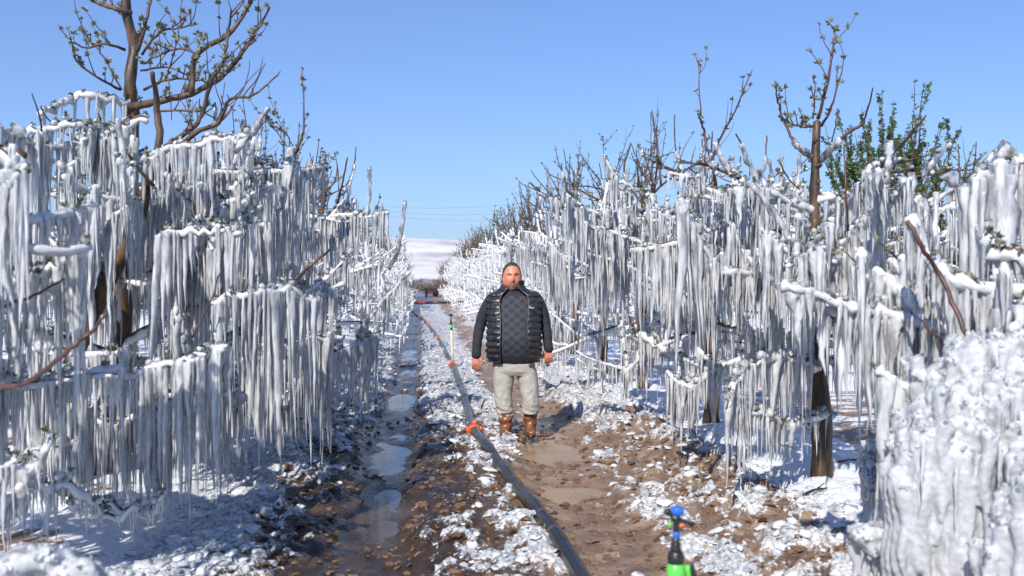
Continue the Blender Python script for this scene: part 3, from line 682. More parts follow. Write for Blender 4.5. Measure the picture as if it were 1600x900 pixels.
# --- right row
R1b = P(1285, 770, 7.25)
R1_trunk = ([P(1285, 772, 7.25), P(1283, 640, 7.25), P(1279, 520, 7.25), P(1274, 400, 7.25), P(1273, 290, 7.25), P(1277, 190, 7.25)], [0.078, 0.070, 0.052, 0.042, 0.034, 0.030])
R1_hero = [
 HB([(1278,186),(1296,112),(1305,48)], 7.25, 7.2, .016, .006, 'bud', M_TWIG),
 HB([(1284,197),(1303,158),(1309,108)], 7.25, 7.1, .012, .006, 'bud', M_TWIG),
 HB([(1270,186),(1274,131)], 7.3, 7.3, .007, .005, 'bud', M_TWIG),
 HB([(1271,197),(1250,197),(1227,188),(1218,165),(1211,135)], 7.2, 6.9, .012, .006, 'bud'),
 HB([(1268,247),(1252,232),(1239,218),(1225,190)], 7.2, 7.0, .018, .010, 'glass'),
 HB([(1282,250),(1321,211),(1345,196),(1353,183),(1364,137)], 7.2, 6.8, .018, .006, 'glass'),
 HB([(1300,222),(1306,190),(1311,172)], 7.2, 7.2, .006, .005, 'no'),
 HB([(1325,360),(1322,300),(1319,225)], 6.6, 6.6, .009, .006, 'no', M_TWIG),
 HB([(1215,250),(1235,282),(1250,296)], 6.9, 6.9, .006, .008, 'no'),
 HB([(1345,430),(1360,400),(1385,330)], 6.4, 6.4, .010, .006, 'glass'),
 HB([(1425,430),(1423,340),(1425,270)], 6.0, 6.0, .014, .014, 'glass'),
 HB([(1446,400),(1446,310)], 6.2, 6.2, .007, .007, 'glass'),
 HB([(1462,390),(1462,300)], 6.1, 6.1, .008, .008, 'glass'),
 HB([(1280,570),(1240,560),(1190,560),(1150,590),(1135,640)], 7.0, 6.2, .02, .008, 'ice'),
 HB([(1290,640),(1240,660),(1190,640),(1140,630)], 7.1, 6.4, .014, .006, 'ice'),
 HB([(1230,650),(1215,690),(1245,700)], 6.6, 6.3, .008, .005, 'no'),
]
make_tree('iced tree at right with bare whips fanning from its orange-brown top above the ice', (R1b[0], R1b[1]), 41, H=2.75, Rx=1.1, Ry=1.5, iceline=2.12, rise=0.35, glassup=.14, lod=0, limbs=19, hero=R1_hero, trunk=R1_trunk, topshoots=0, bark=M_BARKR, lowest=0.85)
R2_hero = [HB([(1104,236),(1100,205),(1095,183),(1091,97)], 9.8, 9.8, .018, .006, 'bud', M_TWIG),
           HB([(1110,290),(1112,250),(1113,205)], 9.7, 9.7, .014, .008, 'glass', M_TWIG),
           HB([(1128,275),(1140,250),(1146,245)], 9.6, 9.5, .012, .010, 'glass'),
           HB([(1185,280),(1196,250),(1198,212)], 9.4, 9.4, .012, .008, 'glass', M_TWIG),
           HB([(1060,305),(1085,305),(1105,300),(1150,300)], 9.6, 9.6, .010, .012, 'ice'),
           HB([(1105,600),(1070,570),(1030,540),(1000,520)], 9.8, 9.9, .05, .02, 'ice', M_WET),
           HB([(1033,290),(1028,230),(1019,172)], 11, 11, .016, .008, 'no', M_TWIG),
           HB([(1020,290),(1018,240),(1017,175)], 11, 11, .006, .005, 'no', M_TWIG)]
make_tree('iced tree left of the fanning one at right, single bare whip on top', (RXX, 9.75), 52, H=2.75, Rx=1.2, Ry=1.55, iceline=2.36, rise=0.6, lod=0, limbs=18, hero=R2_hero, topshoots=1, lowest=0.8, bark=M_BARKR)
R3_hero = [HB([(1000,310),(975,270),(985,225)], 12.6, 12.6, .018, .014, 'glass'), HB([(1010,300),(1000,260),(985,222)], 12.8, 12.6, .013, .008, 'glass'),
           HB([(1005,303),(980,290),(960,275),(943,240)], 12.8, 12.4, .022, .010, 'ice'), HB([(943,245),(942,215)], 12.4, 12.4, .006, .005, 'bud')]
TR3 = make_tree('third iced apple tree in the right row, glazed limb curving up on its lane side', (RXX + .02, 12.9), 63, H=2.95, Rx=1.3, Ry=1.65, iceline=2.55, lod=1, limbs=19, hero=R3_hero, bark=M_BARKR, lowest=0.8)
TR4 = make_tree('fourth iced apple tree in the right row, right of the man at shoulder height', (RXX + .04, 16.0), 74, H=3.1, Rx=1.35, Ry=1.7, iceline=2.55, lod=1, limbs=19, bark=M_BARKR, topshoots=9,
                hero=[HB([(877,335),(855,310),(828,285)], 15.5, 15.3, .02, .016, 'glass')])
TR5 = make_tree('fifth iced apple tree in the right row, dark bare crown showing above the ice', (RXX + .04, 19.0), 85, H=3.2, Rx=1.4, Ry=1.7, iceline=2.5, lod=2, limbs=20, bark=M_BARK, topshoots=10)
TF2 = make_tree('fourth iced apple tree in the left row, small behind the ice-sleeved shoot', (LX, 16.3), 96, H=3.1, Rx=1.5, Ry=1.7, iceline=2.4, lod=2, limbs=20, bark=M_BARK, topshoots=9)
ordn = 'fifth sixth seventh eighth ninth tenth eleventh twelfth thirteenth fourteenth fifteenth sixteenth seventeenth eighteenth nineteenth twentieth twenty-first twenty-second twenty-third twenty-fourth twenty-fifth'.split()
k = 0
for y in np.arange(19.3, 74, 3.1):
    src = (TF2, TR5)[k % 2]; s_ = 0.9 + 0.15 * rng.random()
    lab = ordn[k] + ' iced apple tree counted back along the left row'
    copy_tree(src, (LX + 0.25 * rng.random(), y, 0.05), rng.random() * 0.5 + (math.pi if k % 3 == 0 else 0), (s_, s_, s_ * .97), lab, 'iced trees of the left row'); k += 1
k = 1
for y in np.arange(22.0, 76, 3.05):
    src = (TR5, TF2)[k % 2]; s_ = 0.92 + 0.16 * rng.random()
    lab = ordn[k] + ' iced apple tree counted back along the right row'
    copy_tree(src, (RXX + 0.25 * rng.random() - .1, y, 0.05), rng.random() * 0.5 + (math.pi if k % 3 == 0 else 0), (s_, s_, s_), lab, 'iced trees of the right row'); k += 1
# rows behind
TBK = make_tree('dark sparsely iced tree nearest in the next row beyond the left row', (-7.1, 4.2), 97, H=3.0, Rx=1.5, Ry=1.7, iceline=2.2, lod=2, limbs=22, bark=M_WET, topshoots=8, dens=.5, fat=.7, lenmul=.6, group='trees of the next row on the left')
for k, y in enumerate(np.arange(7.5, 40, 3.3)):
    copy_tree(TBK, (-7.1, y, 0.02), rng.random() * 6, (1.0, 1.0, 0.97), (['second', 'third', 'fourth'] + ordn)[k] + ' dark half-iced tree counted back in the next row beyond the left row', 'trees of the next row on the left')
for k, y in enumerate(np.arange(7.0, 44, 3.3)):
    if 3 <= k <= 4: continue
    copy_tree(TBK, (7.7, y, 0.02), rng.random() * 6, (1.0, 1.0, 0.92), (['first', 'second', 'third', 'fourth'] + ordn)[k] + ' dark half-iced tree counted back in the next row beyond the right row', 'trees of the next row on the right')

# ------------------------------------------------------------------ the two nearest trees, whose limbs reach into the frame
R0_hero = [
 HB([(1481,272),(1497,292),(1513,314),(1540,345)], 4.6, 4.6, .009, .010, 'glass'),
 HB([(1570,222),(1566,250),(1561,272),(1545,314),(1530,350)], 4.5, 4.5, .009, .011, 'glass'),
 HB([(1505,300),(1530,280),(1560,262),(1600,240),(1640,225)], 4.4, 4.3, .006, .008, 'ice'),
 HB([(1418,345),(1440,385),(1470,430),(1500,500),(1532,565),(1560,620)], 3.9, 3.8, .010, .013, 'no', M_TWIG),
 HB([(1520,335),(1545,370),(1580,395),(1640,400)], 4.4, 4.1, .015, .02, 'ice'),
 HB([(1418,340),(1450,400),(1500,430),(1640,470)], 4.1, 4.0, .015, .024, 'ice'),
 HB([(1440,500),(1462,525),(1490,545),(1530,560),(1620,560)], 3.85, 3.8, .006, .009, 'no', M_TWIG),
]
make_tree('nearest tree of the right row, iced limbs crowding in from the right frame edge', (2.95, 4.15), 110, H=2.6, Rx=1.02, Ry=1.35, iceline=1.55, rise=0.2, glassup=.06, lod=0, limbs=17, hero=R0_hero, topshoots=0, lowest=0.55, fat=1.35, dens=1.0, lenmul=0.95)
def ice_mass(name, label, balls, drops, cat='ice', vox=0.0085, mat=None, disp=0.012):
    """popcorn ice grown together: spheres and hanging tongues fused into one lumpy skin"""
    q = MB(); V0, F0 = ico(2)
    V1, F1 = ico(1)
    for (c, r_) in balls:
        V = V0 * (1 + 0.15 * (rng.random((len(V0), 1)) - .5)); q.add(V * r_ + c, F0)
        dn = rng.normal(size=(3, 3)); dn[:, 1] -= 0.7; dn /= np.linalg.norm(dn, axis=1)[:, None]
        for d_ in dn: q.add(V1 * (.006 + .009 * rng.random()) + c + d_ * r_ * 1.02, F1)
    for (c, r_, L_) in drops:
        n = 8; t = np.linspace(0, 1, n); pts = np.stack([c[0] + 0.01 * np.sin(t * 9 + c[0] * 40), c[1] + 0 * t, c[2] - L_ * t], -1)
        tube(q, pts, r_ * (1 - t) ** 0.6 + 0.008, 8, jit=0.12)
    o = q.build(name, mat or M_FROTH)
    md = o.modifiers.new('fuse', 'REMESH'); md.mode = 'VOXEL'; md.voxel_size = vox; md.use_smooth_shade = True
    tx = bpy.data.textures.new(name + '_pop', 'CLOUDS'); tx.noise_scale = 0.018; tx.noise_depth = 3
    dm = o.modifiers.new('pop', 'DISPLACE'); dm.texture = tx; dm.texture_coords = 'GLOBAL'; dm.strength = disp; dm.mid_level = 0.5
    # glassy beads frozen onto the skin
    cs = np.array([c for c, r_ in balls]); rs_ = np.array([r_ for c, r_ in balls]); n_ = len(cs) * 6; pk = rng.integers(0, len(cs), n_)
    dn = rng.normal(size=(n_, 3)); dn[:, 1] -= 0.8; dn[:, 2] += .3; dn /= np.linalg.norm(dn, axis=1)[:, None]
    q = MB(); scatter(q, CR, cs[pk] + dn * (rs_[pk] * 1.05)[:, None], .004 + .008 * rng.random(n_) ** 2, euler_mats(n_, 1.2)); b_ = q.build('ice_beads', [M_SLEEVE], o, smooth=False); b_['kind'] = 'stuff'
    for k in rng.permutation(len(drops))[:90]:
        c, r_, L_ = drops[k]; i_ = link('icicle', ICI_ME[int(rng.integers(0, len(ICI_ME)))], o, c + np.array([(rng.random() - .5) * .05, -.03 - .06 * rng.random(), -.02])); i_.scale = (.008 + .006 * rng.random(),) * 2 + (L_ * (.4 + .7 * rng.random()),)
    tag(o, label, cat); return o
def blob_line(pxs, d0, d1, r0, r1, n, spread, drop=None, dropn=1):
    pts = smooth_path([P(x, y, d) for (x, y), d in zip(pxs, np.linspace(d0, d1, len(pxs)))], 8); B = []; D = []
    for k in range(n):
        c = pts[rng.integers(0, len(pts))] + (rng.random(3) - .5) * 2 * spread; B.append((c, r0 + (r1 - r0) * rng.random()))
        if drop and rng.random() < dropn: D.append((c, 0.009 + 0.015 * rng.random(), drop * (0.45 + 0.6 * rng.random())))
    return B, D
B, D = [], []
for a in (
    ([(1432,730),(1432,680),(1470,640),(1520,610),(1600,620),(1660,640)], 3.7, 3.5, .010, .030, 260, .075, .8, .9),
    ([(1425,735),(1445,700),(1500,680),(1560,700),(1640,730)], 3.55, 3.4, .010, .028, 220, .07, .6, .9),
    ([(1450,590),(1500,560),(1560,550),(1640,560)], 3.75, 3.6, .010, .026, 150, .07, .5, .8),
    ([(1560,850),(1600,790),(1640,750)], 3.2, 3.1, .010, .030, 110, .06, .4, .8),
    ): b_, d_ = blob_line(*a); B += b_; D += d_
ice_mass('ice_mass', 'thick popcorn-surfaced mass of fused icicles in the right foreground corner', B, D)
B, D = [], []
for k in range(140):      # wedge reaching in low at (1320-1460, 810-900)
    t = rng.random() ** 0.8; x = 1328 + 190 * t; top = 822 - 22 * t; bot = 835 + 150 * t
    B.append((P(x, top + (bot - top) * rng.random(), 3.75 - 0.1 * rng.random()), 0.016 + 0.02 * rng.random()))
for k in range(9): D.append((P(1335 + 14 * k, 835 + 14 * k, 3.75), 0.010 + .006 * rng.random(), 0.16 + 0.12 * rng.random()))
ice_mass('ice_wedge', 'wedge of ice jutting over the lane edge below the right ice mass', B, D, vox=0.012, disp=0.012)
L0_hero = [
 HB([(-60,640),(0,607),(40,600),(100,555),(140,520),(166,490)], 3.3, 3.0, .013, .006, 'no', M_TWIG),
 HB([(-60,500),(0,480),(50,462),(100,435)], 4.3, 4.1, .010, .006, 'no', M_TWIG),
 HB([(-60,225),(-20,228),(38,245)], 4.6, 4.5, .035, .028, 'ice'),
 HB([(-60,460),(20,440),(90,415),(130,395)], 4.6, 4.4, .012, .008, 'ice'),
]
make_tree('nearest tree of the left row, one bare red-brown twig reaching in at the left edge', (-2.35, 4.0), 121, H=2.6, Rx=0.72, Ry=1.0, iceline=2.05, lod=0, limbs=11, hero=L0_hero, topshoots=0, lowest=0.6)
B, D = [], []
for k in range(190):
    t = rng.random(); B.append((P(-60 + 205 * t, 915 - 48 * math.sin(t * 2.6) + 30 * rng.random(), 2.7 + 0.2 * rng.random()), 0.015 + 0.025 * rng.random()))
o = ice_mass('snow_heap', 'rounded heap of frozen slush in the bottom left corner', B, [], cat='snow', vox=0.010)

# ------------------------------------------------------------------ pipe, sprinklers, hoses
pipe_xy = [(0.80, 2.5), (0.80, 4.0), (0.784, 5.15), (0.74, 6.2), (0.667, 7.4), (0.58, 8.6), (0.505, 9.75), (0.515, 11.5), (0.53, 13.2), (0.52, 15), (0.51, 17.0), (0.47, 20), (0.43, 23), (0.30, 28), (0.10, 34), (-0.05, 40), (-0.35, 47), (-0.75, 54.5)]
pp = smooth_path([(x, y, 0.0) for x, y in pipe_xy], 5)
pz = np.array([max(gz(x, y), gz(x - .05, y), gz(x + .05, y)) for x, y, _ in pp]); ker = np.ones(7) / 7
pz = np.convolve(np.pad(pz, 3, 'edge'), ker, 'valid'); pp[:, 2] = pz + 0.035
pt = thing('irrigation_pipe', 'long black irrigation pipe with orange clamps snaking down the muddy lane', 'pipe', (0.6, 6.0, 0)); PO = np.array([0.6, 6.0, 0])
q = MB(); tube(q, pp - PO, 0.046, 16); q.build('hose', [M_PIPE], pt)
def at_y(y):
    return np.array([np.interp(y, pp[:, 1], pp[:, c]) for c in range(3)])
def ring_part(y, name, w, r_, mat, parent, org):
    c = at_y(y); t = at_y(y + .1) - at_y(y - .1); t /= np.linalg.norm(t)
    q = MB(); s = np.array([-1, -.8, -.3, .3, .8, 1]) * w / 2; tube(q, [c + t * a - org for a in s], [r_ * .93, r_, r_ * .97, r_ * .97, r_, r_ * .93], 16); o = q.build(name, [mat], parent)
    return c, t, o
def clamp(y, riser=None):
    c, t, o = ring_part(y, 'clamp', 0.10, 0.060, M_ORANGE, pt, PO)
    n_ = np.array([-t[1], t[0], 0])
    for sgn in (-1, 1):
        q = MB(); e = c + n_ * sgn * 0.065 - PO; tube(q, [e + np.array([0, 0, -.03]), e + np.array([0, 0, .03])], 0.016, 8); q.build('clamp_ear', [M_ORANGE], o)
    q = MB(); e = c + np.array([0, 0, .055]) - PO; tube(q, [e, e + np.array([0, 0, .03])], 0.030, 12); q.build('clamp_socket', [M_ORANGE], o)
    return c
for y in (9.75, 25.0, 31.0): clamp(y)
for y in (7.35, 6.15, 5.7):
    ring_part(y, 'tape_band', 0.035, 0.0475, M_CLOD, pt, PO)
def riser(y, h, label, lean=(0, 0), detail=True, head='simple'):
    c = clamp(y) + np.array([0, 0, 0.07]); rt = thing('sprinkler_riser', label, 'sprinkler', tuple(c))
    top = np.array([lean[0], lean[1], h])
    def seg(z0, z1, r0, r1, name, mat, par=rt, sides=14):
        q = MB(); a = top * (z0 / h); b = top * (z1 / h); ts = np.linspace(0, 1, 4); tube(q, [a + (b - a) * t for t in ts], np.linspace(r0, r1, 4), sides); return q.build(name, [mat], par)
    seg(0.0, h - 0.26, 0.019, 0.019, 'riser_tube', M_CREAM)
    seg(h - 0.27, h - 0.235, 0.024, 0.024, 'coupling', M_BLACKP)
    seg(h - 0.235, h - 0.18, 0.028, 0.026, 'collar', M_GREENP)
    seg(h - 0.18, h - 0.15, 0.027, 0.022, 'neck', M_BLACKP)
    b = seg(h - 0.15, h - 0.05, 0.018, 0.009, 'nozzle_body', M_BLACKP)
    z = h - 0.05
    q = MB(); a = top * (z / h); tube(q, [a + np.array([0, 0, -.004]), a + np.array([0, 0, .01])], 0.014, 12); q.build('nozzle_ring', [M_BLUEP], rt)
    hd = MB(); tube(hd, [a + np.array([-.045, 0, .035]), a + np.array([-.02, 0, .03]), a + np.array([.02, 0, .022]), a + np.array([.045, 0, .02])], [.010, .013, .012, .008], 10)
    tube(hd, [a + np.array([0, 0, .0]), a + np.array([0, 0, .035])], [.010, .013], 10)
    hd.build('swing_arm', [M_BLACKP], rt)
    q = MB(); tube(q, [a + np.array([.0, 0, .036]), a + np.array([0, 0, .050]), a + np.array([0, 0, .058])], [.020, .021, .013], 14); q.build('rotor_cap', [M_BLUEP if head == 'blue' else M_BLACKP], rt)
    return rt
riser(17.0, 0.80, 'cream sprinkler riser with green collar standing on the pipe left of the man', lean=(-0.03, 0))
riser(40.0, 0.60, 'small distant sprinkler riser with dark head far down the pipe')
# nearest sprinkler
c = at_y(2.85); t0 = P(1056, 905, 2.85)
NS = thing('sprinkler_riser', 'blurred near sprinkler with green body, black neck and blue cap at the bottom edge', 'sprinkler', (t0[0], t0[1], c[2]))
org = np.array([t0[0], t0[1], c[2]])
def nseg(y0, y1, r0, r1, name, mat, x0=1056, x1=1056, par=None, n=5, prof=None):
    q = MB(); ts = np.linspace(0, 1, n); pts = [P(x0 + (x1 - x0) * t, y0 + (y1 - y0) * t, 2.85) - org for t in ts]
    tube(q, pts, prof if prof is not None else np.linspace(r0, r1, n), 16); return q.build(name, [mat], par or NS)
mm_ = 2.85 / F
tb = MB(); tube(tb, [np.array([0, 0, 0.0]), P(1056, 960, 2.85) - org], 0.019, 14); tb.build('riser_tube', [M_CREAM], NS)
nseg(965, 880, 0, 0, 'collar', M_GREENP, n=7, prof=np.array([14, 14.6, 14.9, 15, 15, 14.6, 12]) * mm_)
gl = nseg(905, 885, 3.5 * mm_, 4.5 * mm_, 'side_lug', M_GREENP, x0=1077, x1=1074)
nseg(903, 880, 4 * mm_, 3 * mm_, 'side_lever', M_BLACKP, x0=1085, x1=1081)
nseg(880, 862, 0, 0, 'neck', M_BLACKP, prof=np.array([12.5, 12.8, 12.8, 12.2, 11]) * mm_)
nseg(862, 840, 9 * mm_, 5.5 * mm_, 'nozzle_body', M_BLACKP)
nseg(840, 831, 5.4 * mm_, 5.4 * mm_, 'nozzle_ring', M_BLUEP, x0=1057, x1=1057)
nseg(831, 806, 4.5 * mm_, 6 * mm_, 'bridge', M_BLACKP, x0=1057, x1=1057)
nseg(822, 820, 3 * mm_, 3.5 * mm_, 'orange_nozzle', M_ORANGE, x0=1061, x1=1068)
nseg(820, 819, 3 * mm_, 3 * mm_, 'green_nozzle', M_GREENP, x0=1050, x1=1045)
arm = nseg(808, 820, 0, 0, 'swing_arm', M_BLACKP, x0=1050, x1=1083, prof=np.array([7, 5, 3.5, 3, 5]) * mm_)
nseg(797, 806, 0, 0, 'deflector', M_BLACKP, x0=1039, x1=1052, prof=np.array([3.5, 5, 4.5, 4.5, 5]) * mm_)
nseg(805, 791, 0, 0, 'rotor_cap', M_BLUEP, x0=1058, x1=1059, n=7, prof=np.array([7.5, 9.6, 9.8, 9.8, 9.3, 9.0, 3.0]) * mm_)
for k_ in range(10):
    a_ = k_ * .628; q = MB(); o_ = np.array([math.cos(a_), math.sin(a_), 0]) * 9.8 * mm_; tube(q, [P(1058, 803, 2.85) - org + o_, P(1059, 794, 2.85) - org + o_], 1.0 * mm_, 6); q.build('cap_rib', [M_BLUEP], bpy.data.objects['rotor_cap'] if False else NS)
nseg(812, 807, 0, 0, 'hub', M_BLACKP, prof=np.array([6, 8, 8, 7, 5]) * mm_)
nseg(870, 868, 13.4 * mm_, 13.4 * mm_, 'neck_ring', M_BLACKP)
nseg(851, 849, 8.6 * mm_, 8.2 * mm_, 'body_ring', M_BLACKP)
# cross pipe in the distance
cp_ = thing('cross_pipe', 'dark pipe lying across the lane far behind the sprinkler', 'pipe', (0.7, 54.6, 0.1))
q = MB(); tube(q, [(-0.6, 0, .12), (0.3, 0.1, .13), (1.6, -.1, .14)], 0.07, 10); q.build('hose', [M_PIPE], cp_)
q = MB(); tube(q, [(-1.6, 0, .12), (-1.1, 0, .13), (-0.55, 0, .12)], 0.085, 10); q.build('red_joint', [simple('red_plastic', [(0.3, (0.4, 0.03, 0.04)), (0.7, (0.5, 0.06, 0.06))], 9, 0.4, 0)], cp_)
# drip hose on the right
hy = np.linspace(6.6, 40, 90); hx = 2.47 + 0.05 * np.sin(hy * 0.9) + 0.03 * np.sin(hy * 2.3)
hz = np.array([gz(a, b) for a, b in zip(hx, hy)]) + 0.010 + 0.012 * np.sin(hy * 2.7)
q = MB(); tube(q, np.stack([hx, hy, hz], -1), 0.010, 8); tag(q.build('drip_hose', [M_BLACKP]), 'thin black drip hose half buried in snow along the right row', 'hose')
# fallen twigs
for k, (a, b, lab) in enumerate([((1140, 742), (1172, 762), 'thick dark stick frozen into the snow left of the near right trunk'), ((1255, 782), (1292, 778), 'short snow-dusted twig at the foot of the near right trunk'),
     ((988, 640), (1022, 668), 'dark twig lying on the crust right of the man'), ((1310, 735), (1350, 724), 'forked twig on the blue-shaded snow right of the near trunk'),
     ((752, 632), (762, 616), 'little dark stick standing in the slush left of the man'), ((676, 640), (668, 622), 'broken twig upright in the ice left of the pipe')]):
    def onground(px, py):
        d_ = P(px, py, 1.0) - CAM; s_ = -(CAM[2] - 0.06) / d_[2]; w_ = CAM + d_ * s_; w_[2] = gz(w_[0], w_[1]) + 0.018; return w_
    A_, B_ = onground(*a), onground(*b)
    if k >= 4: B_ = A_ + np.array([0.05 * (1 if k == 4 else -1), 0, 0.13])
    md_ = (A_ + B_) / 2 + np.array([0, 0, 0.012]); q = MB(); pth = smooth_path([A_, md_, B_], 4); tube(q, pth, np.linspace(0.011, 0.006, len(pth)), 7, jit=.2)
    q2 = side_shoot(np.random.default_rng(k), pth[4], pth[-1] - pth[0], 0.10, 0.15); tube(q, q2, np.linspace(0.006, 0.003, len(q2)), 5)
    tag(q.build('fallen_twig', [M_WET]), lab, 'twig')

# ------------------------------------------------------------------ background
def bare_tree(label, loc, seed, h, group=None):
    rs = np.random.default_rng(seed); root = thing('bare_tree', label, 'tree', (loc[0], loc[1], 0), 0, group)
    q = MB(); tube(q, [(0, 0, -.1), (0.03, 0, h * .3), (0, 0.03, h * .55)], [h * .025, h * .02, h * .013], 6); q.build('trunk', [M_BARK], root)
    q = MB()
    for k in range(46):
        z0 = h * (0.12 + 0.45 * rs.random()); a = rs.random() * 6.28; pth = grow(rs, z0, a, h * (0.28 + 0.3 * rs.random()), R(35 + 35 * rs.random()), R(-15), 5, .12)
        tube(q, pth, np.linspace(h * .008, h * .003, len(pth)), 3, cap=False)
        for s in range(4):
            e = side_shoot(rs, pth[rs.integers(1, 5)], pth[-1] - pth[0], h * (0.1 + .12 * rs.random()), R(60)); tube(q, e, np.linspace(h * .004, h * .002, len(e)), 3, cap=False)
    o = q.build('crown', [M_BTW], root); o['kind'] = 'stuff'; return root
M_BTW = simple('bare_brown_twigs', [(0.3, (0.18, 0.135, 0.11)), (0.7, (0.32, 0.25, 0.21))], 6, 0.8, 0)
bt = bare_tree('brown leafless shrub in the low thicket closing the end of the lane', (0.3, 84), 5, 3.1, 'bare shrubs closing the lane'); bt.scale = (1.3, 1.3, .42)
for k in range(30):
    copy_tree(bt, (-6 + 13 * rng.random(), 80 + 26 * rng.random(), 0), rng.random() * 6, (1.6, 1.6, .34 + .22 * rng.random()), 'brown leafless shrub in the low thicket closing the end of the lane', 'bare shrubs closing the lane')
for sx_, nm_ in ((LX, 'left'), (RXX, 'right')):
    for k in range(12):
        copy_tree(bt, (sx_ + .5 * (rng.random() - .5), 78 + 4.2 * k, 0), rng.random() * 6, (1.0, 1.0, .95 + .2 * rng.random()), 'bare brown unfrozen tree at the far end of the ' + nm_ + ' row', 'bare trees ending the ' + nm_ + ' row')
# leafy tree behind the right row
def leafy_tree(label, loc, seed, h, w):
    rs = np.random.default_rng(seed); root = thing('leafy_tree', label, 'tree', (loc[0], loc[1], 0))
    q = MB(); tube(q, [(0, 0, -.1), (0.05, 0, h * .2), (0, 0, h * .42)], [.09, .08, .06], 8); q.build('trunk', [M_BARKR], root)
    q = MB(); L_ = []
    for k in range(84 if seed == 8 else 55):
        z0 = h * (0.15 + 0.28 * rs.random()); a = rs.random() * 6.28; ln = h * (0.30 + 0.40 * rs.random())
        pth = grow(rs, z0, a, ln, R(50 + 32 * rs.random()), R(-12), 7, .06); pth[:, :2] *= w
        tube(q, pth, np.linspace(.02, .004, len(pth)), 5, cap=False)
        cands = [pth]
        for s in range(5):
            e = side_shoot(rs, pth[rs.integers(2, 7)], pth[-1] - pth[0], .25 + .35 * rs.random(), R(68)); tube(q, e, np.linspace(.006, .003, len(e)), 4, cap=False); cands.append(e)
        for c_ in cands:
            for u in range(34 if seed == 8 else 20):
                t = .1 + .9 * rs.random(); f = t * (len(c_) - 1); i_ = min(int(f), len(c_) - 2); L_.append(c_[i_] + (c_[i_ + 1] - c_[i_]) * (f - i_) + (rs.random(3) - .5) * .05)
    q.build('branches', [M_BARKR], root)['kind'] = 'stuff'
    lt = [bud_tmpl(90 + k, 3) for k in range(4)]
    q = MB(); scatter(q, lt, np.array(L_), np.full(len(L_), .046), euler_mats(len(L_), 1.2)); o = q.build('leaves', [M_LEAF], root, smooth=False); o['kind'] = 'stuff'
gp = P(1385, 435, 16.0)
leafy_tree('unfrozen leafy green tree standing behind the ice of the right row', (gp[0], gp[1]), 8, 4.45, 1.0)
gp = P(1475, 435, 17.0)
leafy_tree('smaller green bush right of the tall leafy tree behind the right row', (gp[0], gp[1]), 9, 3.0, .9)
# house with an orange roof far behind the right row
hp = P(1152, 440, 62.0)
HS = thing('farm_house', 'farm building with bright orange roof glimpsed through the right row', 'house', (hp[0], hp[1], 0), R(-8))
M_WALL = simple('pale_plaster', [(0.3, (0.45, 0.40, 0.34)), (0.7, (0.6, 0.55, 0.47))], 3, 0.8, .1)
M_ROOF = simple('orange_roof', [(0.3, (0.62, 0.20, 0.055)), (0.7, (0.78, 0.30, 0.09))], 5, 0.6, .2)
M_GLASSD = simple('dark_window_glass', [(0.3, (0.02, 0.025, 0.03)), (0.7, (0.05, 0.06, 0.07))], 3, 0.1, 0)
def box(q, x0, x1, y0, y1, z0, z1, m=0):
    V = np.array([(x, y, z) for z in (z0, z1) for y in (y0, y1) for x in (x0, x1)]); q.add(V, np.array([(0, 2, 3, 1), (4, 5, 7, 6), (0, 1, 5, 4), (2, 6, 7, 3), (0, 4, 6, 2), (1, 3, 7, 5)]), m)
q = MB(); box(q, -1.6, 1.6, -1.2, 1.2, 0, 2.5); q.build('wall', [M_WALL], HS, smooth=False)
q = MB(); V = np.array([(-1.8, -1.45, 2.45), (1.8, -1.45, 2.45), (1.8, 1.45, 2.45), (-1.8, 1.45, 2.45), (-1.8, 0, 3.6), (1.8, 0, 3.6), (-1.8, -1.45, 2.52), (1.8, -1.45, 2.52), (1.8, 1.45, 2.52), (-1.8, 1.45, 2.52)])
q.add(V, np.array([(0, 3, 2, 1), (6, 7, 5, 4), (8, 9, 4, 5), (0, 1, 7, 6), (2, 3, 9, 8)])); q.add2(np.zeros((0, 3)), [], [(6, 4, 9), (7, 8, 5)]) if False else None
for tri in ([6, 9, 4], [7, 5, 8]):
    q2 = MB(); t3 = V[tri]; sx_ = 0.06 * np.sign(t3[0][0]); q2.add(np.vstack([t3, t3 - [sx_, 0, 0]]), np.array([(0, 1, 2), (3, 5, 4)])); q2.build('gable', [M_WALL], HS, smooth=False)
rf = q.build('roof', [M_ROOF], HS, smooth=False)
for k in range(14):
    q = MB(); box(q, -1.8 + k * .26, -1.57 + k * .26, -.05, .05, 3.57, 3.64 + .01 * (k % 2)); q.build('ridge_tile', [M_ROOF], rf, smooth=False)
for x_ in (-0.9, 0.7):
    q = MB(); box(q, x_ - .3, x_ + .3, -1.23, -1.18, 1.0, 1.9); w_ = q.build('window', [M_WALL], HS, smooth=False)
    q = MB(); box(q, x_ - .25, x_ + .25, -1.25, -1.2, 1.05, 1.85); q.build('pane', [M_GLASSD], w_, smooth=False)
q = MB(); box(q, -.25, .35, -1.25, -1.18, 0, 1.8); q.build('door', [M_BARKR], HS, smooth=False)
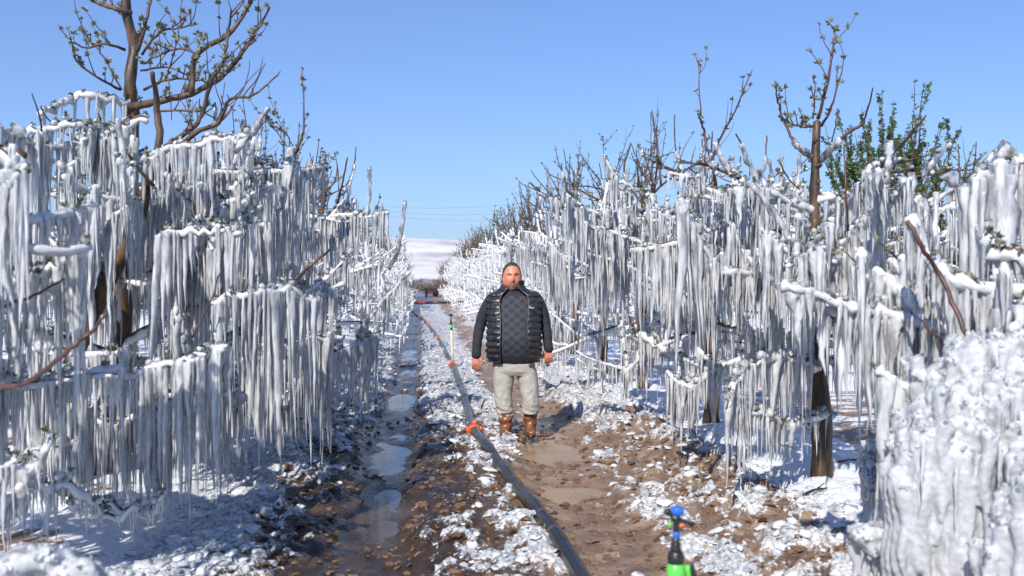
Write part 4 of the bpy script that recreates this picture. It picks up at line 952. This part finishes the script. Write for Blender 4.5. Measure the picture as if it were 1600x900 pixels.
# utility pole and wires
pl = P(597, 435, 100.0); UP_ = thing('utility_pole', 'thin utility pole far off above the left row carrying faint wires', 'pole', (pl[0], pl[1], 0))
q = MB(); tube(q, [(0, 0, -.2), (0, 0, 5), (0, 0, 9.1)], [.08, .07, .05], 8); q.build('post', [M_BTW], UP_)
q = MB(); box(q, -.6, .6, -.04, .04, 8.4, 8.47); q.build('crossarm', [M_BARK], UP_, smooth=False)
for x_ in (-.55, 0.15, .55):
    q = MB(); tube(q, [(x_, 0, 8.47), (x_, 0, 8.62)], .04, 8); q.build('insulator', [M_CREAM], UP_)
for k, (x_, yy0, yy1) in enumerate([(-.8, 318, 268), (0.25, 328, 288), (.8, 336, 300)]):
    a = np.array([pl[0] + x_, pl[1], 8.8 - .5 * k]); b = P(1075, yy1, 92)
    t = np.linspace(0, 1, 24); pts = a[None] + (b - a)[None] * t[:, None]; pts[:, 2] -= 4 * t * (1 - t) * 1.3
    q = MB(); tube(q, pts, 0.007, 4)
    tag(q.build('power_line', [M_BLACKP]), ['topmost faint wire slanting up to the right from the far pole', 'middle one of the three faint wires above the far trees', 'lowest of the three faint wires above the far trees'][k], 'wire')
# hills
def hills():
    xs = np.linspace(-3600, 3600, 260); ys = np.linspace(2300, 4200, 60); X_, Y_ = np.meshgrid(xs, ys)
    t = (Y_ - 2300) / 1900
    prof = np.sin(np.clip(t * 1.15, 0, 1) * np.pi * 0.5) ** 1.3
    top = 166 + 26 * (fbm(X_ / 700 + 9, Y_ / 2500, 5, 3) - .5) * 2 - 0.012 * (X_ + 300)
    Z = prof * top + 16 * (fbm(X_ / 150, Y_ / 110, 8, 5, .6) - .5) * np.sin(np.clip(t, 0, 1) * np.pi) ** .5 * 2 - 3
    q = MB(); i = np.arange(59)[:, None] * 260; j = np.arange(259)[None]
    q.add(np.stack([X_, Y_, Z], -1).reshape(-1, 3), np.stack([i + j, i + j + 1, i + 261 + j, i + 260 + j], -1).reshape(-1, 4))
    m, nt, b = new_mat('snowy_hill'); L = nt.links; geo = N(nt, 'ShaderNodeNewGeometry')
    mp = N(nt, 'ShaderNodeMapping'); mp.inputs['Scale'].default_value = (.004, .0022, .03); L.new(geo.outputs['Position'], mp.inputs[0])
    nz = N(nt, 'ShaderNodeTexNoise'); nz.inputs['Scale'].default_value = 1.0; nz.inputs['Detail'].default_value = 8; nz.inputs['Roughness'].default_value = .62; L.new(mp.outputs[0], nz.inputs['Vector'])
    L.new(ramp(nt, [(0.34, (0.42, 0.38, 0.37)), (0.44, (0.74, 0.70, 0.68)), (0.54, (0.90, 0.86, 0.84))], nz.outputs[0]), b.inputs['Base Color']); b.inputs['Roughness'].default_value = .8
    o = q.build('hills', m); o['kind'] = 'structure'
hills()
def haze():
    m = bpy.data.materials.new('haze_air'); m.use_nodes = True; nt = m.node_tree; nt.nodes.remove(nt.nodes['Principled BSDF'])
    v = N(nt, 'ShaderNodeVolumePrincipled'); v.inputs['Color'].default_value = (.86, .90, .96, 1); v.inputs['Density'].default_value = 0.00013; v.inputs['Anisotropy'].default_value = .2
    nt.links.new(v.outputs[0], nt.nodes['Material Output'].inputs['Volume'])
    q = MB(); box(q, -4300, 4300, -60, 4400, -8, 215); o = q.build('haze', [m], smooth=False); o['kind'] = 'stuff'
haze()
# ------------------------------------------------------------------ the man
def loft(q, rings, sides=28, m=0, cap=True, wr=None):
    """rings: (cx, cy, cz, rx, ry, exponent); a closed tapering body through superellipses"""
    th = np.linspace(0, 2 * np.pi, sides, endpoint=False); rows = []
    for (cx, cy, cz, rx, ry, ex) in rings:
        c, s = np.cos(th), np.sin(th); x = np.sign(c) * np.abs(c) ** (2 / ex) * rx; y = np.sign(s) * np.abs(s) ** (2 / ex) * ry
        rows.append(np.stack([cx + x, cy + y, np.full(sides, cz)], -1))
    V = np.concatenate(rows); n = len(rings)
    if wr is not None: V = wr(V, np.tile(th, n))
    i = np.arange(n - 1)[:, None] * sides; j = np.arange(sides)[None]; jn = (j + 1) % sides
    up = rings[-1][2] > rings[0][2]
    Fq = np.stack([i + j, i + jn, i + sides + jn, i + sides + j], -1).reshape(-1, 4)
    if not up: Fq = Fq[:, ::-1]
    F3 = []
    if cap:
        V = np.vstack([V, rows[0].mean(0), rows[-1].mean(0)]); a = n * sides; b = (n - 1) * sides
        for k in range(sides):
            k2 = (k + 1) % sides; t1, t2 = (a, k2, k), (a + 1, b + k, b + k2)
            F3 += [t1, t2] if up else [t1[::-1], t2[::-1]]
    q.add2(V, Fq, np.array(F3, int).reshape(-1, 3) if F3 else [], m)
def dens_rings(rings, n):
    r = np.array(rings, float); t = np.linspace(0, len(r) - 1, n); sm = smooth_path(r[:, :3], 8); tt = np.linspace(0, len(r) - 1, len(sm))
    out = []
    for u in t: out.append((*[np.interp(u, tt, sm[:, c]) for c in range(3)], *[np.interp(u, np.arange(len(r)), r[:, c]) for c in (3, 4, 5)]))
    return out
def remesh(o, vox, sm=0, fac=0.5):
    md = o.modifiers.new('join', 'REMESH'); md.mode = 'VOXEL'; md.voxel_size = vox; md.use_smooth_shade = True
    if sm: s_ = o.modifiers.new('soft', 'SMOOTH'); s_.iterations = sm; s_.factor = fac
def ell(q, c, r_, rot=None, sub=2):
    V, Fa = ico(sub); V = V * np.array(r_)
    if rot is not None: V = V @ np.array(rot).T
    q.add(V + np.array(c), Fa)
mp0 = P(803, 679, 9.9)
man = thing('person', 'man in black quilted vest, beige trousers and brown boots standing in the muddy lane', 'person', (mp0[0], mp0[1], gz(mp0[0], mp0[1]) - 0.015), -YAW)
man.location.z = CAM[2] + (435.5 - 679) / F * 9.9
M_SKIN = simple('weathered_skin', [(0.3, (0.50, 0.175, 0.105)), (0.7, (0.62, 0.26, 0.165))], 22, 0.45, 0.25, 0.003)
M_STUB = simple('stubble', [(0.3, (0.19, 0.10, 0.075)), (0.7, (0.40, 0.19, 0.135))], 90, 0.6, 0.3, 0.002)
M_HAIR = simple('short_greying_hair', [(0.35, (0.018, 0.017, 0.016)), (0.58, (0.035, 0.033, 0.032)), (0.72, (0.16, 0.155, 0.15))], 70, 0.6, 0.6, 0.004, stretch=(1, .35, .35))
M_LIP = simple('lips', [(0.3, (0.36, 0.12, 0.09)), (0.7, (0.42, 0.15, 0.11))], 22, 0.4, 0)
M_EYE = simple('dark_eye', [(0.3, (0.012, 0.009, 0.008)), (0.7, (0.03, 0.02, 0.018))], 22, 0.15, 0)
HC = np.array([-0.022, -0.015, 1.555])
def head_pts(th, ph, off=0.0):
    """th azimuth (0 = face, -Y), ph elevation"""
    x = np.sin(th) * np.cos(ph); y = -np.cos(th) * np.cos(ph); z = np.sin(ph)
    a, b, c = 0.099, 0.110, 0.149
    jaw = np.where(z < 0, 1 - 0.10 * z * z, 1 - 0.02 * z * z)
    X, Y, Z = x * a * jaw, y * b, z * c
    X = X * (1 + 0.17 * np.exp(-((z + .45) / .32) ** 2)); front = np.clip(-y, 0, 1)
    g = lambda cx, cz, sx, sz: np.exp(-((X - cx) / sx) ** 2 - ((Z - cz) / sz) ** 2) * front
    d = 0.030 * g(0, -0.022, .013, .020) + 0.015 * g(0, 0.006, .009, .022) + 0.007 * g(0, .042, .06, .012)
    d += 0.008 * (g(.045, -.035, .024, .026) + g(-.045, -.035, .024, .026)) - 0.013 * (g(.033, .019, .018, .011) + g(-.033, .019, .018, .011))
    d += 0.006 * g(.013, -.034, .008, .008) + 0.006 * g(-.013, -.034, .008, .008) + 0.008 * g(0, -.066, .024, .006) + 0.008 * g(0, -.082, .022, .007) - .006 * g(0, -.074, .026, .0035) + 0.012 * g(0, -.112, .03, .02)
    d += off
    nrm = np.sqrt((X / a) ** 2 / a ** 2 + (Y / b) ** 2 / b ** 2 + (Z / c) ** 2 / c ** 2) + 1e-9
    nx_, ny_, nz_ = X / a / a / nrm / 1, Y / b / b / nrm, Z / c / c / nrm
    X, Y, Z = X + nx_ * (off), Y + ny_ * off - (d - off) * 1.0, Z + nz_ * off
    # head turned a little to the man's left and dipped
    t = R(7); X, Y = X * math.cos(t) - Y * math.sin(t), X * math.sin(t) + Y * math.cos(t)
    return np.stack([X, Y, Z], -1) + HC
def head_patch(q, t0, t1, p0, p1, nt, np_, off=0.0, mask=None, offf=None):
    T_, Ph = np.meshgrid(np.linspace(t0, t1, nt), np.linspace(p0, p1, np_)); o_ = off if offf is None else offf(T_, Ph)
    V = head_pts(T_, Ph, o_).reshape(-1, 3); i = np.arange(np_ - 1)[:, None] * nt; j = np.arange(nt - 1)[None]
    Fq = np.stack([i + j, i + j + 1, i + nt + j + 1, i + nt + j], -1).reshape(-1, 4)
    if mask is not None:
        ok = mask(T_, Ph).reshape(-1)[Fq].all(1); Fq = Fq[ok]
    q.add(V, Fq)
q = MB()
head_patch(q, -math.pi, math.pi, -math.pi / 2 + .001, math.pi / 2 - .001, 97, 64)
for s in (-1, 1): ell(q, HC + [s * 0.094, 0.012, -0.006], (0.010, 0.020, 0.033), Matrix.Rotation(s * -.25, 3, 'Z'))
loft(q, dens_rings([(-.01, .02, 1.36, .095, .085, 2), (-.015, .01, 1.43, .078, .078, 2), (-.02, .0, 1.49, .078, .085, 2), (-.022, 0, 1.53, .07, .08, 2)], 10))
loft(q, dens_rings([(0, 0, .60, .17, .12, 2.3), (0, 0, .75, .20, .13, 2.4), (0, -.02, .95, .225, .16, 2.3), (0, -.01, 1.15, .225, .145, 2.3), (0, 0, 1.3, .21, .11, 2.3), (0, .01, 1.39, .12, .08, 2), (0, .01, 1.42, .08, .07, 2)], 20))
arm_l = [(-.215, .01, 1.34), (-.30, .02, 1.22), (-.352, .03, 1.07), (-.378, .0, .93), (-.388, -.02, .79)]
arm_r = [(.215, .01, 1.35), (.285, .02, 1.24), (.325, .03, 1.10), (.345, .0, .97), (.357, -.02, .85)]
for a_ in (arm_l, arm_r): tube(q, smooth_path(a_, 5), np.interp(np.linspace(0, 1, 21), [0, .3, .55, .8, 1], [.055, .05, .042, .035, .028]), 14)
for s, leg in ((-1, [(-.105, 0, .66), (-.115, -.01, .42), (-.098, .0, .10)]), (1, [(.115, 0, .66), (.135, -.01, .44), (.170, .01, .12)])):
    tube(q, smooth_path(leg, 6), np.interp(np.linspace(0, 1, 13), [0, .5, 1], [.085, .06, .042]), 14)
def hand(q, w, s, rots, L=1.0):
    """w wrist; s=+1 when the thumb lies toward +x"""
    w = np.array(w)
    def pt(x, y, z): return w + np.array([s * x, y, z]) * L
    loft(q, [(*pt(0, 0, .02), .027, .021, 2.2), (*pt(0, 0, -.01), .030, .019, 2.3), (*pt(.0, -.003, -.045), .040, .018, 2.6), (*pt(-.002, -.004, -.078), .041, .016, 2.8), (*pt(-.002, -.003, -.090), .036, .012, 2.6)], 18)
    for k, (x, ln, cr) in enumerate([(.029, .066, .9), (.010, .074, 1.0), (-.011, .070, 1.15), (-.031, .055, 1.3)]):
        a = 0.15; p_ = np.array([x, -.004, -.080]); path = [p_.copy()]
        for j_, f in enumerate((.45, .32, .26)):
            a += rots * cr * (.30, .42, .36)[j_]; p_ = p_ + np.array([x * .10, math.sin(a), -math.cos(a)]) * ln * f; path.append(p_.copy())
        tube(q, smooth_path([pt(*v) for v in path], 3), np.linspace(.0105, .0078, 10) * L, 9)
    path = [pt(.022, -.004, -.015), pt(.042, -.012, -.040), pt(.052, -.018, -.066), pt(.050, -.016, -.090)]
    tube(q, smooth_path(path, 3), np.linspace(.015, .0095, 10) * L, 9)
hand(q, (-.390, -.022, .795), 1, .55, 1.15); hand(q, (.359, -.022, .86), -1, .8, 1.15)
body = q.build('body', [M_SKIN], man); remesh(body, 0.0062, 2, .4)
q = MB()
hair_m = lambda T_, Ph: (Ph > np.interp(np.abs(T_), [0, .55, .85, 1.1, 1.35, 1.6, 2.2, 3.2], [.92, .90, .82, .52, .14, -.04, -.42, -.55]))
head_patch(q, -math.pi, math.pi, -.7, math.pi / 2 - .001, 140, 90, mask=hair_m, offf=lambda T_, Ph: .004 + .005 * sstep(.4, .9, Ph) + .003 * (rng.random(T_.shape) - .5))
h_ = q.build('hair', [M_HAIR], man); sd = h_.modifiers.new('t', 'SOLIDIFY'); sd.thickness = .006; sd.offset = -1
q = MB()
st_m = lambda T_, Ph: (Ph < np.interp(np.abs(T_), [0, .13, .28, .38, .5, .8, 1.2, 1.5], [-.34, -.34, -.36, -.46, -.52, -.50, -.30, -.05])) & ~((np.abs(T_) < .24) & (Ph > -.60) & (Ph < -.44))
head_patch(q, -1.5, 1.5, -1.25, 0.0, 90, 60, off=.0018, mask=st_m); q.build('stubble', [M_STUB], man)
q = MB(); head_patch(q, -.21, .21, -.565, -.465, 16, 10, off=.0024); q.build('lips', [M_LIP], man)
for s in (-1, 1):
    q = MB(); ell(q, head_pts(np.array(s * .40), np.array(.115), .0) + [0, .005, 0], (.015, .010, .0065)); q.build('eye', [M_EYE], man)
    q = MB(); bp_ = [head_pts(np.array(s * t), np.array(p_), .001) for t, p_ in ((.17, .245), (.35, .285), (.58, .27), (.72, .20))]; tube(q, smooth_path(bp_, 4), np.linspace(.0042, .0025, 13), 6, jit=.25); q.build('eyebrow', [M_HAIR], man)
# sweater
def sweater_mat():
    m, nt, b = new_mat('navy_diamond_knit'); L = nt.links; tc = N(nt, 'ShaderNodeTexCoord'); sx = N(nt, 'ShaderNodeSeparateXYZ'); L.new(tc.outputs['Object'], sx.inputs[0])
    def M_(op, a, b_=None):
        n = N(nt, 'ShaderNodeMath', operation=op)
        for k, v in enumerate((a, b_)):
            if v is None: continue
            if isinstance(v, (int, float)): n.inputs[k].default_value = v
            else: L.new(v, n.inputs[k])
        return n.outputs[0]
    u = M_('MULTIPLY', M_('ADD', sx.outputs[0], .012), 1 / .112); v = M_('MULTIPLY', sx.outputs[2], 1 / .088)
    def lines(w, width): return M_('LESS_THAN', M_('ABSOLUTE', M_('SUBTRACT', M_('FRACT', w), .5)), width)
    a1, a2 = M_('ADD', u, v), M_('SUBTRACT', u, v)
    big = M_('MAXIMUM', lines(a1, .055), lines(a2, .055))
    sm_ = M_('MAXIMUM', lines(M_('ADD', a1, .24), .045), lines(M_('ADD', a2, .24), .045))
    pat = M_('MAXIMUM', big, sm_)
    front = M_('MULTIPLY', M_('LESS_THAN', M_('ABSOLUTE', sx.outputs[0]), .215), M_('LESS_THAN', sx.outputs[2], 1.375)); front = M_('MULTIPLY', front, M_('GREATER_THAN', sx.outputs[2], .79))
    pat = M_('MULTIPLY', pat, front)
    nz = N(nt, 'ShaderNodeTexNoise'); nz.inputs['Scale'].default_value = 150; L.new(tc.outputs['Object'], nz.inputs['Vector'])
    base = ramp(nt, [(.3, (.012, .015, .022)), (.7, (.026, .030, .042))], nz.outputs[0]); ln = ramp(nt, [(.3, (.040, .043, .054)), (.7, (.072, .076, .09))], nz.outputs[0])
    mx = N(nt, 'ShaderNodeMix', data_type='RGBA'); L.new(pat, mx.inputs[0]); L.new(base, mx.inputs[6]); L.new(ln, mx.inputs[7]); L.new(mx.outputs[2], b.inputs['Base Color'])
    b.inputs['Roughness'].default_value = .85; bp = N(nt, 'ShaderNodeBump'); bp.inputs['Strength'].default_value = .4; bp.inputs['Distance'].default_value = .003; L.new(nz.outputs[0], bp.inputs['Height']); L.new(bp.outputs[0], b.inputs['Normal'])
    return m
q = MB()
def wr_t(V, th):
    n = fbm(V[:, 0] * 9 + 4, V[:, 2] * 7, 3, 3) - .5; V = V.copy(); V[:, 1] += n * .018 * np.sign(V[:, 1]); return V
loft(q, dens_rings([(0, 0, .705, .205, .150, 2.4), (0, -.02, .76, .235, .170, 2.4), (0, -.045, .86, .248, .195, 2.3), (0, -.055, .96, .250, .205, 2.2), (0, -.04, 1.08, .245, .190, 2.3), (0, -.015, 1.22, .238, .160, 2.4), (0, 0, 1.32, .225, .128, 2.4), (0, .01, 1.385, .16, .100, 2.2), (-.008, .01, 1.42, .098, .088, 2), (-.012, .008, 1.455, .088, .084, 2)], 50), 40, wr=wr_t)
for a_, sgn in ((arm_l, -1), (arm_r, 1)):
    sp_ = smooth_path([(a_[0][0] - sgn * .05, 0, a_[0][2] - .01)] + a_, 7); u = np.linspace(0, 1, len(sp_))
    rr_ = np.interp(u, [0, .25, .45, .65, .85, 1], [.072, .072, .062, .056, .050, .046]) * (1 + .045 * np.sin(u * 55 + sgn) * sstep(.35, .6, u)); tube(q, sp_, rr_, 20)
sw = q.build('sweater', [sweater_mat()], man); remesh(sw, .0075, 2, .5)
M_KNIT = simple('plain_dark_rib', [(.3, (.010, .011, .015)), (.7, (.022, .024, .030))], 90, .9, .3, .003)
for a_ in (arm_l, arm_r):
    e = np.array(a_[-1]); d_ = np.array(a_[-1]) - np.array(a_[-2]); d_ /= np.linalg.norm(d_)
    q = MB(); tube(q, [e - d_ * .035, e - d_ * .01, e + d_ * .02, e + d_ * .028], [.049, .050, .047, .040], 18); q.build('cuff', [M_KNIT], sw)
q = MB(); loft(q, [(-.012, .008, 1.43, .096, .092, 2), (-.013, .004, 1.455, .094, .092, 2), (-.014, .002, 1.475, .089, .088, 2), (-.014, .002, 1.48, .082, .082, 2)], 28); q.build('neckband', [M_KNIT], sw)
# quilted vest
M_VEST = simple('black_quilted_nylon', [(.3, (.017, .017, .020)), (.7, (.038, .038, .045))], 26, .34, .45, .006, rstops=[(.4, (.28,) * 3), (.7, (.45,) * 3)])
VR = np.array([(0, 0, .728, .268, .195, 2.5), (0, -.03, .80, .282, .212, 2.5), (0, -.05, .90, .284, .228, 2.4), (0, -.055, 1.0, .280, .230, 2.4), (0, -.035, 1.12, .276, .212, 2.4), (0, -.01, 1.24, .284, .186, 2.5), (0, 0, 1.325, .292, .155, 2.5), (0, .005, 1.385, .262, .132, 2.4), (-.004, .01, 1.425, .185, .118, 2.2), (-.010, .012, 1.455, .125, .112, 2.1), (-.012, .010, 1.49, .116, .112, 2), (-.014, .006, 1.528, .120, .118, 2)])
def vest_panel(name, t0, t1, zt=11):
    nz_, nt_ = 150, 36; uu = np.linspace(0, zt, nz_); rows = []
    for u in uu:
        cx, cy, cz, rx, ry, ex = [np.interp(u, np.arange(12), VR[:, c]) for c in range(6)]
        f = sstep(9.0, 11.0, u)
        a0 = t0 + ((.10 if t0 > -1.57 else 0) + 0) * f; a1 = t1 - (.10 if t1 < -1.57 and t1 > -3 else 0) * f
        th = np.linspace(a0, a1, nt_); c, s = np.cos(th), np.sin(th)
        ph = cz / .062; qv = np.abs(np.sin(np.pi * ph)) ** .55
        edge = np.minimum(sstep(0, .12, (th - a0) / (a1 - a0)), sstep(0, .12, (a1 - th) / (a1 - a0)))
        b_ = (.022 * qv - .012) * (0.35 + .65 * edge) * (1 - .6 * f) + .006 * (vnoise(th * 7 + cz * 3, np.full(nt_, cz * 26), 4) - .5) * 2
        x = np.sign(c) * np.abs(c) ** (2 / ex) * (rx + b_); y = np.sign(s) * np.abs(s) ** (2 / ex) * (ry + b_); rows.append(np.stack([cx + x, cy + y, np.full(nt_, cz)], -1))
    V = np.concatenate(rows); i = np.arange(nz_ - 1)[:, None] * nt_; j = np.arange(nt_ - 1)[None]
    q = MB(); q.add(V, np.stack([i + j, i + j + 1, i + nt_ + j + 1, i + nt_ + j], -1).reshape(-1, 4)); o = q.build(name, [M_VEST], man)
    sd = o.modifiers.new('t', 'SOLIDIFY'); sd.thickness = .012; sd.offset = -1; return rows
rl_ = vest_panel('vest_front_panel', R(180 - 8), R(270 - 25)); rr_ = vest_panel('vest_front_panel', R(270 + 26), R(368)); vest_panel('vest_back', R(7), R(173))
for rows, ix in ((rl_, -1), (rr_, 0)):
    q = MB(); tube(q, np.array([r_[ix] for r_ in rows[::4]]) + [0, -.004, 0], .0045, 6); q.build('zip_edge', [simple('dull_zip', [(.3, (.03, .03, .035)), (.7, (.09, .09, .10))], 200, .4, 0)], man)
q = MB(); box(q, .165, .205, -.222, -.214, 1.255, 1.268); q.build('chest_mark', [simple('grey_stitching', [(.3, (.2, .2, .22)), (.7, (.35, .35, .37))], 60, .7, 0)], man, smooth=False)
# trousers
def wr_leg(V, th):
    V = V.copy(); z = V[:, 2]
    rd = 1 - np.abs(2 * fbm(th * .9 + 5 * z + V[:, 0] * 6, z * 17 + .8 * np.sin(th * 2), 6, 3) - 1) * 2.4; f = .0065 * rd * (0.6 + .8 * sstep(.50, .25, z)) + .004 * np.sin(z * 95 + 3 * np.sin(th + z * 9)) * sstep(.34, .22, z)
    V[:, 0] += f * np.cos(th); V[:, 1] += f * np.sin(th); return V
M_TR = simple('beige_grey_cotton', [(.3, (.34, .325, .295)), (.7, (.46, .44, .40))], 9, .85, .35, .008)
q = MB()
loft(q, dens_rings([(.0, 0, .80, .205, .15, 2.4), (0, 0, .70, .215, .155, 2.4), (.008, 0, .635, .222, .148, 2.5), (.015, 0, .59, .215, .12, 2.5)], 14), 36, wr=wr_leg)
loft(q, dens_rings([(-.100, 0, .64, .112, .125, 2.2), (-.108, -.005, .53, .104, .116, 2.2), (-.112, -.01, .40, .091, .102, 2.1), (-.106, -.01, .30, .084, .094, 2.1), (-.090, 0, .22, .080, .088, 2.1), (-.085, .0, .17, .080, .086, 2)], 44), 40, wr=wr_leg)
loft(q, dens_rings([(.122, 0, .64, .110, .125, 2.2), (.146, -.005, .53, .103, .116, 2.2), (.162, -.02, .40, .090, .102, 2.1), (.172, -.02, .31, .083, .093, 2.1), (.170, -.01, .25, .083, .09, 2.1), (.168, .0, .205, .080, .086, 2)], 44), 40, wr=wr_leg)
tr = q.build('trousers', [M_TR], man); remesh(tr, .007, 1, .5)
M_BOOT = simple('brown_rubber_boot', [(.3, (.10, .038, .018)), (.55, (.22, .080, .032)), (.75, (.27, .12, .06))], 12, .38, .5, .008)
for s, x, z1, y0 in ((-1, -.085, .225, -.02), (1, .168, .265, .03)):
    def wr_b(V, th): V = V.copy(); f = .007 * np.sin(V[:, 2] * 85 + 1.5 * np.sin(th + x * 30)) * sstep(.05, .1, V[:, 2]); V[:, 0] += f * np.cos(th); V[:, 1] += f * np.sin(th); return V
    q = MB(); loft(q, dens_rings([(x, y0, z1, .075, .080, 2), (x, y0, .14, .070, .078, 2), (x, y0, .07, .064, .078, 2.1), (x, y0 - .01, .0, .055, .09, 2.3)], 26), 28, wr=wr_b)
    for t in np.linspace(0, 1, 9): ell(q, (x + s * .012 * t, y0 - .02 - .15 * t, .045 - .012 * t), (.050 - .006 * abs(t - .4), .05, .052 - .016 * t))
    b_ = q.build('boot', [M_BOOT], man); remesh(b_, .0075, 2, .5)
    q = MB(); loft(q, [(x + s * .006, y0 - .075, -.012, .050, .135, 2.6), (x + s * .006, y0 - .075, .016, .054, .142, 2.6)], 26); q.build('sole', [M_BLACKP], b_)
man.scale = (0.96, 0.96, 1.0)
# mud pushed up round the boots
q = MB(); n_ = 60; a_ = rng.random(n_) * 6.28; rr2 = .09 + .16 * rng.random(n_); cx = np.where(rng.random(n_) < .5, -.085, .168)
pw = np.stack([mp0[0] + cx * cyw + rr2 * np.cos(a_), mp0[1] - .05 + rr2 * 1.3 * np.sin(a_)], -1); h2, _, _ = gzs(pw[:, 0], pw[:, 1]); h2 = np.maximum(h2, man.location.z - .01)
scatter(q, CM, np.stack([pw[:, 0], pw[:, 1], h2], -1), np.stack([.012 + .028 * rng.random(n_), .012 + .028 * rng.random(n_), .008 + .012 * rng.random(n_)], -1), euler_mats(n_, .5))
o = q.build('trodden_mud', [M_CLOD]); o['kind'] = 'stuff'; tag(o, 'trodden ring of dark mud round the boots of the man', 'soil')
